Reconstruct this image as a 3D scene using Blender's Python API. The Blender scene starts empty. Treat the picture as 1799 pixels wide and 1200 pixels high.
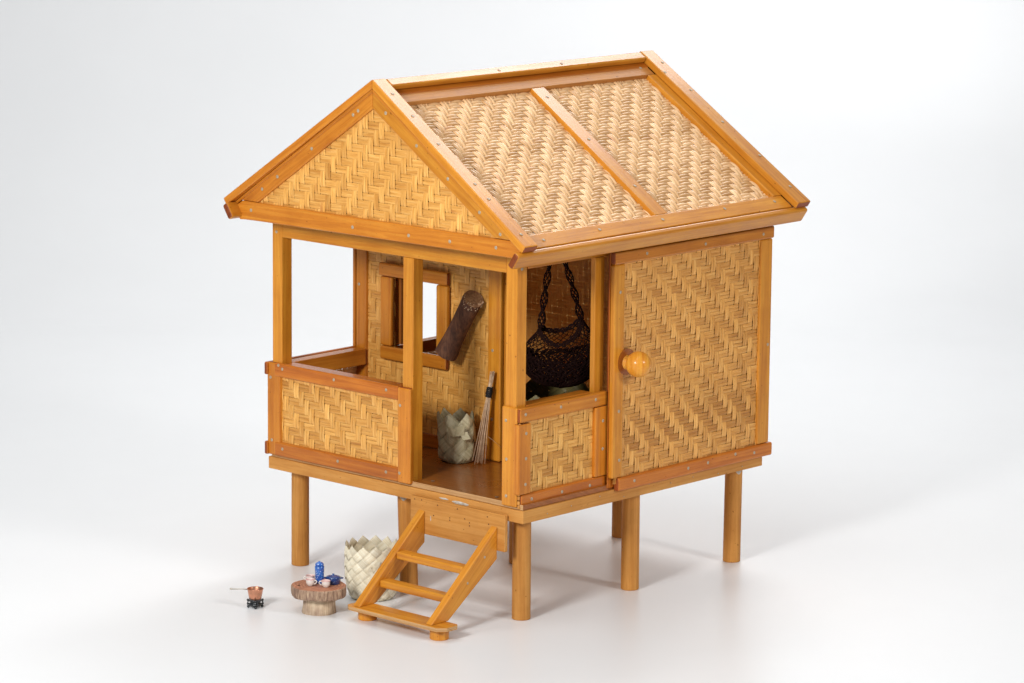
import bpy, bmesh, math, random
from mathutils import Vector, Matrix, noise as mnoise
R = math.radians
rnd = random.Random(7)
sc = bpy.context.scene
col = sc.collection

# ------------------------------------------------------------------ camera
cam_d = bpy.data.cameras.new('camera')
cam = bpy.data.objects.new('camera', cam_d)
col.objects.link(cam)
AZ, EL, RO = R(42.3559), R(-10.3689), R(0.5547)
fwd = Vector((-math.sin(AZ) * math.cos(EL), math.cos(AZ) * math.cos(EL), math.sin(EL)))
rt = fwd.cross(Vector((0, 0, 1))).normalized()
up = rt.cross(fwd)
rt2 = rt * math.cos(RO) + up * math.sin(RO)
up2 = -rt * math.sin(RO) + up * math.cos(RO)
CP = Vector((3.8032, -4.2008, 1.5277))
M = Matrix((rt2, up2, -fwd)).transposed().to_4x4()
M.translation = CP
cam.matrix_world = M
cam_d.sensor_width = 36
cam_d.lens = 36 * 6257.34 / 1799
cam_d.shift_x = -1.12 / 1799
cam_d.shift_y = -14.75 / 1799
cam_d.clip_start = 0.1
cam_d.clip_end = 60
sc.camera = cam

# ------------------------------------------------------------------ world, lamps, exposure
w = bpy.data.worlds.new('World')
sc.world = w
w.use_nodes = True
bg = w.node_tree.nodes['Background']
bg.inputs[0].default_value = (0.95, 0.975, 1.0, 1)
bg.inputs[1].default_value = 0.20

def area(name, loc, target, size, power, color=(1, 1, 1), size_y=None):
    d = bpy.data.lights.new(name, 'AREA')
    d.energy = power
    d.color = color
    d.size = size
    if size_y:
        d.shape = 'RECTANGLE'; d.size_y = size_y
    o = bpy.data.objects.new(name, d)
    col.objects.link(o)
    o.location = loc
    o.rotation_euler = (Vector(target) - Vector(loc)).to_track_quat('-Z', 'Y').to_euler()
    return o
HC = (-0.3, 0.3, 0.35)
area('softbox_front', (0.45, -2.70, 1.60), HC, 0.55, 69, (1, 0.995, 0.985))
area('softbox_side', (4.3, 0.45, 2.35), HC, 0.75, 76, (1, 0.99, 0.98))
area('softbox_back', (-1.00, 1.95, 2.45), (-0.2, 0.3, 0.7), 1.2, 29, (1, 1, 1))
area('softbox_top', (-0.4, -1.0, 3.2), (-0.4, -0.2, 0.0), 2.4, 36, (0.985, 1, 1))
area('backdrop_lamp', (-1.2, 3.0, 3.4), (-4.4, 2.6, 1.8), 1.8, 86, (0.985, 0.99, 1))

sc.view_settings.view_transform = 'Standard'
sc.view_settings.look = 'None'
sc.view_settings.gamma = 1
sc.view_settings.exposure = 0.0
sc.view_settings.use_curve_mapping = False

# ------------------------------------------------------------------ materials
def new_mat(name):
    m = bpy.data.materials.new(name)
    m.use_nodes = True
    nt = m.node_tree
    return m, nt, nt.nodes['Principled BSDF']
def nd(nt, t, **kw):
    n = nt.nodes.new(t)
    for k, v in kw.items():
        setattr(n, k, v)
    return n
def L(nt, a, b):
    nt.links.new(a, b)
def ramp(nt, stops):
    r = nd(nt, 'ShaderNodeValToRGB')
    e = r.color_ramp.elements
    while len(e) < len(stops):
        e.new(0.5)
    for i, (p, c) in enumerate(stops):
        e[i].position = p
        e[i].color = (c[0], c[1], c[2], 1)
    return r
def uvmap(nt, su, sv):
    u = nd(nt, 'ShaderNodeUVMap', uv_map='UVMap')
    mp = nd(nt, 'ShaderNodeMapping')
    mp.inputs['Scale'].default_value = (su, sv, 1)
    L(nt, u.outputs[0], mp.inputs[0])
    return mp.outputs[0]
def noise(nt, vec, scale=1, detail=4, rough=0.55, dist=0):
    n = nd(nt, 'ShaderNodeTexNoise')
    n.inputs['Scale'].default_value = scale
    n.inputs['Detail'].default_value = detail
    n.inputs['Roughness'].default_value = rough
    n.inputs['Distortion'].default_value = dist
    L(nt, vec, n.inputs['Vector'])
    return n.outputs[0]
def mixc(nt, f, a, b, mode='MIX'):
    m = nd(nt, 'ShaderNodeMix', data_type='RGBA', blend_type=mode)
    for s, v in ((0, f), (6, a), (7, b)):
        if hasattr(v, 'is_output'):
            L(nt, v, m.inputs[s])
        elif s == 0:
            m.inputs[0].default_value = v
        else:
            m.inputs[s].default_value = (*v, 1)
    return m.outputs[2]
def tint_mul(nt, c, lo, hi):
    a = nd(nt, 'ShaderNodeAttribute', attribute_name='tint')
    mr = nd(nt, 'ShaderNodeMapRange')
    mr.inputs['To Min'].default_value = lo
    mr.inputs['To Max'].default_value = hi
    L(nt, a.outputs['Fac'], mr.inputs['Value'])
    hs = nd(nt, 'ShaderNodeHueSaturation')
    L(nt, mr.outputs[0], hs.inputs['Value'])
    L(nt, c, hs.inputs['Color'])
    return hs.outputs[0]
def tint_col(nt, c, lo, hi):
    a = nd(nt, 'ShaderNodeAttribute', attribute_name='tint')
    r = ramp(nt, [(0.0, lo), (1.0, hi)])
    L(nt, a.outputs['Fac'], r.inputs[0])
    return mixc(nt, 1.0, c, r.outputs[0], 'MULTIPLY')
def bump(nt, b, h, strength=0.2, dist=0.0005):
    n = nd(nt, 'ShaderNodeBump')
    n.inputs['Strength'].default_value = strength
    n.inputs['Distance'].default_value = dist
    L(nt, h, n.inputs['Height'])
    L(nt, n.outputs[0], b.inputs['Normal'])

def wood(name, dark, mid, light, rough=0.38, coat=0.40, lo=0.86, hi=1.12, rings=1.0):
    m, nt, b = new_mat(name)
    v = uvmap(nt, 4, 105 * rings)
    n1 = noise(nt, v, 1, 5, 0.6, 1.2)
    r = ramp(nt, [(0.22, dark), (0.5, mid), (0.78, light)])
    L(nt, n1, r.inputs[0])
    n2 = noise(nt, uvmap(nt, 60, 1400), 1, 3, 0.6)
    r2 = ramp(nt, [(0.30, (0.72, 0.66, 0.60)), (0.48, (1, 1, 1))])
    L(nt, n2, r2.inputs[0])
    c = mixc(nt, 0.55, r.outputs[0], r2.outputs[0], 'MULTIPLY')
    n3 = noise(nt, uvmap(nt, 14, 16), 1, 3, 0.5)           # blotches in the varnish
    r3 = ramp(nt, [(0.3, (0.86, 0.80, 0.72)), (0.55, (1, 1, 1)), (0.75, (1.08, 1.08, 1.04))])
    L(nt, n3, r3.inputs[0])
    c = mixc(nt, 0.8, c, r3.outputs[0], 'MULTIPLY')
    n4 = noise(nt, uvmap(nt, 120, 160), 1, 1, 0.5)         # little dark specks
    r4 = ramp(nt, [(0.22, (0.35, 0.22, 0.12)), (0.27, (1, 1, 1))])
    L(nt, n4, r4.inputs[0])
    c = mixc(nt, 0.7, c, r4.outputs[0], 'MULTIPLY')
    c = tint_mul(nt, c, lo, hi)
    L(nt, c, b.inputs['Base Color'])
    mr = nd(nt, 'ShaderNodeMapRange')
    mr.inputs['To Min'].default_value = rough - 0.08
    mr.inputs['To Max'].default_value = rough + 0.16
    L(nt, n3, mr.inputs['Value'])
    L(nt, mr.outputs[0], b.inputs['Roughness'])
    b.inputs['Specular IOR Level'].default_value = 0.2
    b.inputs['Coat Weight'].default_value = coat
    b.inputs['Coat Roughness'].default_value = 0.16
    bump(nt, b, n2, 0.25, 0.0004)
    return m
def weave_mat(name, dark, mid, light, stain, rough=0.42, lo=0.80, hi=1.10, fib=650, soft=0.5, trans=0.0):
    m, nt, b = new_mat(name)
    n1 = noise(nt, uvmap(nt, 22, 260), 1, 4, 0.6)
    r = ramp(nt, [(0.3, dark), (0.5, mid), (0.7, light)])
    L(nt, n1, r.inputs[0])
    n2 = noise(nt, uvmap(nt, 14, fib), 1, 2, 0.5)
    r2 = ramp(nt, [(0.33, (0.62, 0.50, 0.36)), (0.46, (1, 1, 1))])
    L(nt, n2, r2.inputs[0])
    c = mixc(nt, soft, r.outputs[0], r2.outputs[0], 'MULTIPLY')
    n3 = noise(nt, uvmap(nt, 16, 45), 1, 2, 0.5)
    r3 = ramp(nt, [(0.64, (0, 0, 0)), (0.78, (0.8, 0.8, 0.8))])
    L(nt, n3, r3.inputs[0])
    c = mixc(nt, r3.outputs[0], c, stain)
    c = tint_col(nt, c, (lo, lo * 0.84, lo * 0.62), (hi, hi, hi))
    L(nt, c, b.inputs['Base Color'])
    if trans:
        tr_ = nd(nt, 'ShaderNodeBsdfTranslucent')
        L(nt, mixc(nt, 0.55, c, (0.9, 0.78, 0.55)), tr_.inputs['Color'])
        ms = nd(nt, 'ShaderNodeMixShader')
        ms.inputs[0].default_value = trans
        L(nt, b.outputs[0], ms.inputs[1]); L(nt, tr_.outputs[0], ms.inputs[2])
        L(nt, ms.outputs[0], nt.nodes['Material Output'].inputs['Surface'])
    b.inputs['Roughness'].default_value = rough
    b.inputs['Specular IOR Level'].default_value = 0.4
    b.inputs['Coat Weight'].default_value = 0.06
    b.inputs['Coat Roughness'].default_value = 0.3
    bump(nt, b, n2, 0.5, 0.0004)
    return m
def plain(name, c, rough=0.5, metal=0.0, coat=0.0, var=None, scale=60):
    m, nt, b = new_mat(name)
    if var:
        g = nd(nt, 'ShaderNodeNewGeometry')
        tc = nd(nt, 'ShaderNodeTexCoord')
        n = noise(nt, tc.outputs['Object'], scale, 4, 0.6)
        r = ramp(nt, [(0.35, c), (0.65, var)])
        L(nt, n, r.inputs[0])
        L(nt, r.outputs[0], b.inputs['Base Color'])
    else:
        b.inputs['Base Color'].default_value = (*c, 1)
    b.inputs['Roughness'].default_value = rough
    b.inputs['Metallic'].default_value = metal
    b.inputs['Coat Weight'].default_value = coat
    b.inputs['Coat Roughness'].default_value = 0.08
    return m

W_HONEY = wood('honey_wood', (0.47, 0.150, 0.010), (0.61, 0.235, 0.020), (0.73, 0.335, 0.038))
W_ORANGE = wood('orange_wood', (0.41, 0.118, 0.008), (0.555, 0.187, 0.015), (0.67, 0.275, 0.03))
W_RED = wood('red_brown_wood', (0.31, 0.073, 0.006), (0.48, 0.135, 0.011), (0.60, 0.21, 0.022))
W_PLATE = wood('base_wood', (0.45, 0.175, 0.030), (0.57, 0.255, 0.058), (0.65, 0.325, 0.09), rough=0.5, coat=0.06)
W_STILT = wood('stilt_wood', (0.40, 0.155, 0.028), (0.54, 0.235, 0.05), (0.64, 0.315, 0.08), rough=0.5, coat=0.06)
W_RIDGE = wood('ridge_wood', (0.369, 0.144, 0.0306), (0.504, 0.211, 0.0510), (0.601, 0.288, 0.0850), rough=0.5, coat=0.06)
W_DARK = wood('dark_floor_wood', (0.22, 0.060, 0.009), (0.32, 0.098, 0.015), (0.40, 0.135, 0.022), rough=0.26, coat=0.5)
W_PLY = wood('plywood_edge', (0.30, 0.12, 0.035), (0.55, 0.32, 0.14), (0.68, 0.46, 0.24), rings=5, rough=0.6, coat=0.05)
WV_WALL = weave_mat('wall_weave', (0.61, 0.275, 0.05), (0.77, 0.40, 0.095), (0.88, 0.53, 0.17), (0.50, 0.19, 0.04), lo=0.70, hi=1.18)
WV_DOOR = weave_mat('door_weave', (0.60, 0.26, 0.05), (0.76, 0.375, 0.09), (0.88, 0.51, 0.165), (0.46, 0.165, 0.035), lo=0.68, hi=1.20)
WV_INNER = weave_mat('inner_weave', (0.62, 0.29, 0.06), (0.76, 0.41, 0.11), (0.86, 0.52, 0.17), (0.48, 0.20, 0.045), lo=0.80, hi=1.12, trans=0.32)
WV_ROOF = weave_mat('roof_rattan', (0.64, 0.385, 0.185), (0.74, 0.475, 0.245), (0.83, 0.59, 0.33), (0.58, 0.31, 0.17), rough=0.34, lo=0.74, hi=1.16, fib=420, soft=0.18)
WV_ROOFL = weave_mat('roof_rattan_translucent', (0.64, 0.385, 0.185), (0.74, 0.475, 0.245), (0.83, 0.59, 0.33), (0.58, 0.31, 0.17), rough=0.34, lo=0.74, hi=1.16, fib=420, soft=0.18, trans=0.5)  # same colours as the right slope; translucency added to brighten the interior
W_LEAK = weave_mat('leak_stop_cane', (0.84, 0.74, 0.56), (0.86, 0.76, 0.58), (0.88, 0.78, 0.60), (0.8, 0.7, 0.5), lo=0.95, hi=1.0, soft=0.1, trans=0.65)  # pale translucent sheet, added to stop light leaks and pass soft light
W_GAPSHADE = plain('gap_shade', (0.035, 0.013, 0.005), 0.8)  # near-black stand-in for the shade in the weave gaps
W_END = wood('end_grain', (0.16, 0.035, 0.008), (0.26, 0.06, 0.014), (0.34, 0.09, 0.022), rough=0.4, coat=0.1)
M_NAIL = plain('nail_head', (0.50, 0.41, 0.29), 0.5, 0.15, var=(0.34, 0.26, 0.17), scale=300)
M_BRASS = plain('brass', (0.72, 0.50, 0.18), 0.35, 0.9)
M_GLUE = plain('old_glue', (0.62, 0.60, 0.55), 0.5, var=(0.42, 0.36, 0.28), scale=200)
M_HOLE = plain('nail_hole', (0.09, 0.03, 0.01), 0.8)
M_COPPER = plain('copper', (0.80, 0.36, 0.22), 0.3, 0.9, var=(0.55, 0.26, 0.16), scale=120)
M_STEEL = plain('steel', (0.42, 0.38, 0.32), 0.35, 0.85)
M_IRON = plain('black_iron', (0.02, 0.024, 0.028), 0.28, 0.3, 0.3)
M_CORD = plain('maroon_cord', (0.014, 0.003, 0.0018), 0.8)
M_CORD.node_tree.nodes['Principled BSDF'].inputs['Specular IOR Level'].default_value = 0.15
M_BIND = plain('black_binding', (0.008, 0.008, 0.010), 0.6)
M_STRAW = plain('broom_straw', (0.78, 0.56, 0.36), 0.55, var=(0.55, 0.33, 0.18), scale=90)
M_CERAM = plain('white_porcelain', (0.80, 0.76, 0.68), 0.2, 0, 0.6, var=(0.74, 0.70, 0.68), scale=300)
M_PINK = plain('pink_rim', (0.70, 0.30, 0.28), 0.3, 0, 0.5)
M_RUB = plain('felt', (0.05, 0.03, 0.02), 0.9)

def blue_mat(name, a, b_, dots):
    m, nt, b = new_mat(name)
    tc = nd(nt, 'ShaderNodeTexCoord')
    n = noise(nt, tc.outputs['Object'], 150, 3, 0.5)
    r = ramp(nt, [(0.35, a), (0.65, b_)])
    L(nt, n, r.inputs[0])
    vo = nd(nt, 'ShaderNodeTexVoronoi')
    vo.inputs['Scale'].default_value = 330
    L(nt, tc.outputs['Object'], vo.inputs['Vector'])
    r2 = ramp(nt, [(0.20, (1, 1, 1)), (0.30, (0, 0, 0))])
    L(nt, vo.outputs['Distance'], r2.inputs[0])
    mul = nd(nt, 'ShaderNodeMath', operation='MULTIPLY')
    L(nt, r2.outputs[0], mul.inputs[0]); mul.inputs[1].default_value = dots
    c = mixc(nt, mul.outputs[0], r.outputs[0], (0.55, 0.70, 0.85))
    L(nt, c, b.inputs['Base Color'])
    b.inputs['Roughness'].default_value = 0.14
    b.inputs['Coat Weight'].default_value = 0.7
    return m
M_BLUE = blue_mat('blue_enamel', (0.010, 0.07, 0.36), (0.02, 0.14, 0.50), 0.8)
M_NAVY = blue_mat('navy_enamel', (0.008, 0.04, 0.16), (0.012, 0.06, 0.24), 0.25)
def bark_mat(name, a, b_, c_, vs):
    m, nt, b = new_mat(name)
    tc = nd(nt, 'ShaderNodeTexCoord')
    mp = nd(nt, 'ShaderNodeMapping')
    mp.inputs['Scale'].default_value = (1, 1, vs)
    L(nt, tc.outputs['Object'], mp.inputs[0])
    n = noise(nt, mp.outputs[0], 260, 5, 0.7, 0.3)
    r = ramp(nt, [(0.32, a), (0.5, b_), (0.68, c_)])
    L(nt, n, r.inputs[0])
    n2 = noise(nt, tc.outputs['Object'], 45, 2, 0.5)
    r2 = ramp(nt, [(0.35, (0.75, 0.68, 0.66)), (0.6, (1.1, 1.08, 1.0))])
    L(nt, n2, r2.inputs[0])
    L(nt, mixc(nt, 0.9, r.outputs[0], r2.outputs[0], 'MULTIPLY'), b.inputs['Base Color'])
    b.inputs['Roughness'].default_value = 0.75
    bump(nt, b, n, 0.8, 0.001)
    return m
M_BARK = bark_mat('rough_bark', (0.12, 0.07, 0.045), (0.33, 0.215, 0.15), (0.54, 0.40, 0.29), 0.16)
M_STUMP = bark_mat('pale_stump', (0.36, 0.25, 0.17), (0.54, 0.41, 0.29), (0.66, 0.54, 0.40), 0.12)
M_LOG = bark_mat('dark_log', (0.045, 0.018, 0.009), (0.11, 0.042, 0.019), (0.19, 0.078, 0.036), 0.2)
M_LOGEND = bark_mat('log_end', (0.14, 0.07, 0.035), (0.28, 0.15, 0.07), (0.42, 0.24, 0.12), 1)
def rings_mat():
    m, nt, b = new_mat('sawn_log_top')
    tc = nd(nt, 'ShaderNodeTexCoord')
    wv = nd(nt, 'ShaderNodeTexWave', wave_type='RINGS', rings_direction='Z')
    wv.inputs['Scale'].default_value = 55
    wv.inputs['Distortion'].default_value = 9
    wv.inputs['Detail'].default_value = 3
    L(nt, tc.outputs['Object'], wv.inputs['Vector'])
    r = ramp(nt, [(0.1, (0.28, 0.11, 0.06)), (0.9, (0.42, 0.19, 0.11))])
    L(nt, wv.outputs[0], r.inputs[0])
    n = noise(nt, tc.outputs['Object'], 38, 3, 0.5)
    r2 = ramp(nt, [(0.38, (1, 1, 1)), (0.62, (1.35, 1.3, 1.2))])
    L(nt, n, r2.inputs[0])
    L(nt, mixc(nt, 1.0, r.outputs[0], r2.outputs[0], 'MULTIPLY'), b.inputs['Base Color'])
    b.inputs['Roughness'].default_value = 0.55
    return m
M_RINGS = rings_mat()
def leaf_mat(name, a, b_, c_):
    m, nt, b = new_mat(name)
    n = noise(nt, uvmap(nt, 10, 420), 1, 3, 0.55)
    r = ramp(nt, [(0.3, a), (0.5, b_), (0.7, c_)])
    L(nt, n, r.inputs[0])
    c = tint_mul(nt, r.outputs[0], 0.82, 1.1)
    L(nt, c, b.inputs['Base Color'])
    b.inputs['Roughness'].default_value = 0.45
    bump(nt, b, n, 0.4, 0.0004)
    return m
M_LEAF = leaf_mat('pale_leaf', (0.74, 0.64, 0.45), (0.84, 0.76, 0.57), (0.90, 0.84, 0.67))
M_LEAF2 = leaf_mat('grey_leaf', (0.38, 0.32, 0.17), (0.52, 0.45, 0.27), (0.63, 0.56, 0.37))
M_LEAF3 = leaf_mat('olive_leaf', (0.10, 0.085, 0.025), (0.16, 0.13, 0.04), (0.22, 0.18, 0.06))
def floor_mat():
    m, nt, b = new_mat('white_studio_sheet')
    tc = nd(nt, 'ShaderNodeTexCoord')
    n = noise(nt, tc.outputs['Object'], 3.5, 5, 0.6)
    r = ramp(nt, [(0.3, (0.79, 0.795, 0.80)), (0.7, (0.805, 0.81, 0.815))])
    L(nt, n, r.inputs[0])
    L(nt, r.outputs[0], b.inputs['Base Color'])
    b.inputs['Roughness'].default_value = 0.33
    b.inputs['Specular IOR Level'].default_value = 0.35
    return m
M_FLOOR = floor_mat()

# ------------------------------------------------------------------ object helpers
ORG = {}          # world origin of each object (nothing in a chain is rotated)
def link(name, verts, faces, mats, parent=None, fm=None, uv=None, tint=None, smooth=False, origin=None):
    """verts are in world metres; the object's origin goes to the middle of its foot"""
    if origin is None:
        xs = [v[0] for v in verts]; ys = [v[1] for v in verts]; zs = [v[2] for v in verts]
        origin = Vector(((min(xs) + max(xs)) / 2, (min(ys) + max(ys)) / 2, min(zs) if parent is None else (min(zs) + max(zs)) / 2))
    origin = Vector(origin)
    me = bpy.data.meshes.new(name)
    me.from_pydata([(v[0] - origin[0], v[1] - origin[1], v[2] - origin[2]) for v in verts], [], faces)
    for m in (mats if isinstance(mats, (list, tuple)) else [mats]):
        me.materials.append(m)
    if fm:
        me.polygons.foreach_set('material_index', fm)
    ul = me.uv_layers.new(name='UVMap')
    if uv:
        flat = []
        for lp in me.loops:
            flat += uv[lp.vertex_index]
        ul.data.foreach_set('uv', flat)
    at = me.attributes.new('tint', 'FLOAT', 'POINT')
    if tint is None:
        tint = [rnd.random()] * len(verts)
    at.data.foreach_set('value', tint)
    if smooth:
        me.polygons.foreach_set('use_smooth', [True] * len(me.polygons))
    me.update()
    o = bpy.data.objects.new(name, me)
    col.objects.link(o)
    if parent is not None:
        o.parent = parent
        o.location = origin - ORG[parent.name]
    else:
        o.location = origin
    ORG[o.name] = origin
    return o
def empty(name, loc, label, cat, group=None):
    o = bpy.data.objects.new(name, None)
    col.objects.link(o)
    o.empty_display_size = 0.02
    o.location = loc
    ORG[o.name] = Vector(loc)
    tag(o, label, cat, group)
    return o
def tag(o, label=None, cat=None, group=None, kind=None):
    if label: o['label'] = label
    if cat: o['category'] = cat
    if group: o['group'] = group
    if kind: o['kind'] = kind
    return o

class MB:
    """collects geometry with per-vertex uv and tint, then makes ONE mesh object"""
    def __init__(s):
        s.v = []; s.f = []; s.fm = []; s.uv = []; s.t = []
    def add(s, verts, faces, mi=0, uvs=None, t=None):
        b = len(s.v)
        s.v += [tuple(v) for v in verts]
        s.f += [[b + i for i in f] for f in faces]
        s.fm += [mi] * len(faces)
        s.uv += [tuple(u) for u in uvs] if uvs else [(0.0, 0.0)] * len(verts)
        s.t += [rnd.random() if t is None else t] * len(verts)
    def bm(s, bm, mi=0, fn=None, uvfn=None, t=None, endmi=None):
        """take a bmesh; fn maps local -> world; faces get their own verts so uvs are per face"""
        t = rnd.random() if t is None else t
        off = (rnd.random() * 9, rnd.random() * 9)
        for f in bm.faces:
            n = f.normal
            vs = [v.co.copy() for v in f.verts]
            us = []
            for c in vs:
                if uvfn: us.append(uvfn(c, n, off))
                else:
                    if abs(n.x) > 0.8: us.append((off[0] + c.y * 0.3, off[1] + c.z + c.y * 0.5))
                    elif abs(n.z) >= abs(n.y): us.append((off[0] + c.x, off[1] + c.y))
                    else: us.append((off[0] + c.x, off[1] + c.z + 0.5))
            b = len(s.v)
            s.v += [tuple(fn(c)) if fn else tuple(c) for c in vs]
            s.f.append(list(range(b, b + len(vs))))
            s.fm.append(endmi if endmi is not None and abs(n.x) > 0.8 else mi); s.uv += us; s.t += [t] * len(vs)
    def nail(s, p, n, r=0.0028, mi=1):
        p = Vector(p); n = Vector(n).normalized()
        a = n.orthogonal().normalized(); c = n.cross(a)
        N = 10
        vs = []
        for rr, h in ((r, 0.0), (r, 0.0003), (r * 0.75, 0.0007)):
            vs += [p + n * h + (a * math.cos(2 * math.pi * i / N) + c * math.sin(2 * math.pi * i / N)) * rr for i in range(N)]
        fs = [[k * N + i, k * N + (i + 1) % N, (k + 1) * N + (i + 1) % N, (k + 1) * N + i] for k in range(2) for i in range(N)]
        fs.append([2 * N + i for i in range(N)])
        s.add(vs, fs, mi)
    def build(s, name, mats, parent=None, smooth=False, origin=None):
        return link(name, s.v, s.f, mats, parent, s.fm, s.uv, s.t, smooth, origin)

def box_bm(lx, ly, lz, bev, seg=3):
    bm = bmesh.new()
    bmesh.ops.create_cube(bm, size=1)
    for v in bm.verts:
        v.co = Vector((v.co.x * lx, v.co.y * ly, v.co.z * lz))
    if bev > 0:
        bmesh.ops.bevel(bm, geom=list(bm.edges), offset=min(bev, 0.45 * min(lx, ly, lz)), segments=seg, affect='EDGES', profile=0.5)
    bm.normal_update()
    return bm
def rag(v, amp=0.0005):
    """a hand-made thing is never dead straight"""
    return v + mnoise.noise_vector(v * 9.0) * amp
def board(name, lo, hi, mat, parent=None, bev=0.002, nails=(), face=None, long=None, tint=None, mats=None, seg=3, skew=None):
    """axis-aligned plank between two corners; nails = [(a, b)] on the face given"""
    lo = Vector(lo); hi = Vector(hi)
    d = hi - lo; c = (lo + hi) / 2
    ax = long if long is not None else max(range(3), key=lambda i: d[i])
    rest = [i for i in range(3) if i != ax]
    rest.sort(key=lambda i: -d[i])
    perm = [ax] + rest
    bm = box_bm(d[ax], d[rest[0]], d[rest[1]], bev, seg)
    def fn(v):
        p = Vector((0, 0, 0))
        for k in range(3): p[perm[k]] = v[k]
        p = rag(p + c)
        return skew(p) if skew else p
    mb = MB(); mb.bm(bm, 0, fn, t=tint, endmi=2); bm.free()
    if face is not None:
        fa, sg = face
        n = Vector((0, 0, 0)); n[fa] = sg
        for a in nails:
            p = Vector(a); p[fa] = (hi if sg > 0 else lo)[fa]
            mb.nail(rag(p) + n * 0.0001, n)
    o = mb.build(name, [mat, M_NAIL, W_END if mat in (W_RED, W_ORANGE) else mat], parent)
    return o
def cyl_mb(mb, p0, p1, r0, r1, n=24, mi=0, cap=True, cmi=None, bev=0.0, rough=0.0, off=None):
    p0 = Vector(p0); p1 = Vector(p1)
    ax = (p1 - p0); Ln = ax.length; ax.normalize()
    a = ax.orthogonal().normalized(); c = ax.cross(a)
    prof = [(0, r0 - bev), (bev, r0), (Ln - bev, r1), (Ln, r1 - bev)] if bev else [(0, r0), (Ln, r1)]
    o = off or (rnd.random() * 9, rnd.random() * 9)
    vs = []; uv = []
    for h, r in prof:
        for i in range(n + 1):
            an = 2 * math.pi * i / n
            rr = r * (1 + rough * mnoise.noise(Vector((math.cos(an) * 3 + o[0], math.sin(an) * 3, h * 20))))
            vs.append(p0 + ax * h + (a * math.cos(an) + c * math.sin(an)) * rr)
            uv.append((o[0] + h, o[1] + an * r))
    m = n + 1
    fs = [[k * m + i, k * m + i + 1, (k + 1) * m + i + 1, (k + 1) * m + i] for k in range(len(prof) - 1) for i in range(n)]
    mb.add(vs, fs, mi, uv)
    if cap:
        mb.add(vs[:n], [list(range(n))[::-1]], mi if cmi is None else cmi, [(o[0] + (v - p0).dot(a), o[1] + (v - p0).dot(c)) for v in vs[:n]])
        q = vs[-m:-1]
        mb.add(q, [list(range(n))], mi if cmi is None else cmi, [(o[0] + (v - p1).dot(a), o[1] + (v - p1).dot(c)) for v in q])
def lathe(mb, c, prof, n=28, mi=0, sx=1, sy=1, wob=0.0):
    c = Vector(c)
    vs = []; uv = []
    for r, z in prof:
        for i in range(n):
            an = 2 * math.pi * i / n
            rr = r * (1 + wob * mnoise.noise(Vector((math.cos(an) * 2, math.sin(an) * 2, z * 30 + c.x * 50))))
            vs.append(c + Vector((math.cos(an) * rr * sx, math.sin(an) * rr * sy, z)))
            uv.append((an * 0.01, z))
    fs = [[k * n + i, k * n + (i + 1) % n, (k + 1) * n + (i + 1) % n, (k + 1) * n + i] for k in range(len(prof) - 1) for i in range(n)]
    mb.add(vs, fs, mi, uv)
def tube(mb, pts, r, n=6, mi=0, t=None, cap=True):
    pts = [Vector(p) for p in pts]
    vs = []; uv = []
    prev = None; s = rnd.random() * 9
    for k, p in enumerate(pts):
        d = (pts[min(k + 1, len(pts) - 1)] - pts[max(k - 1, 0)])
        if d.length < 1e-9: d = Vector((0, 0, 1))
        d.normalize()
        a = (prev - d * prev.dot(d)) if prev else d.orthogonal()
        if a.length < 1e-6: a = d.orthogonal()
        a.normalize(); prev = a
        c = d.cross(a)
        rr = r[k] if isinstance(r, (list, tuple)) else r
        if k: s += (pts[k] - pts[k - 1]).length
        for i in range(n):
            an = 2 * math.pi * i / n
            vs.append(p + (a * math.cos(an) + c * math.sin(an)) * rr)
            uv.append((s, an * rr))
    fs = [[k * n + i, k * n + (i + 1) % n, (k + 1) * n + (i + 1) % n, (k + 1) * n + i] for k in range(len(pts) - 1) for i in range(n)]
    if cap:
        fs += [list(range(n))[::-1], [(len(pts) - 1) * n + i for i in range(n)]]
    mb.add(vs, fs, mi, uv, t)

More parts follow.
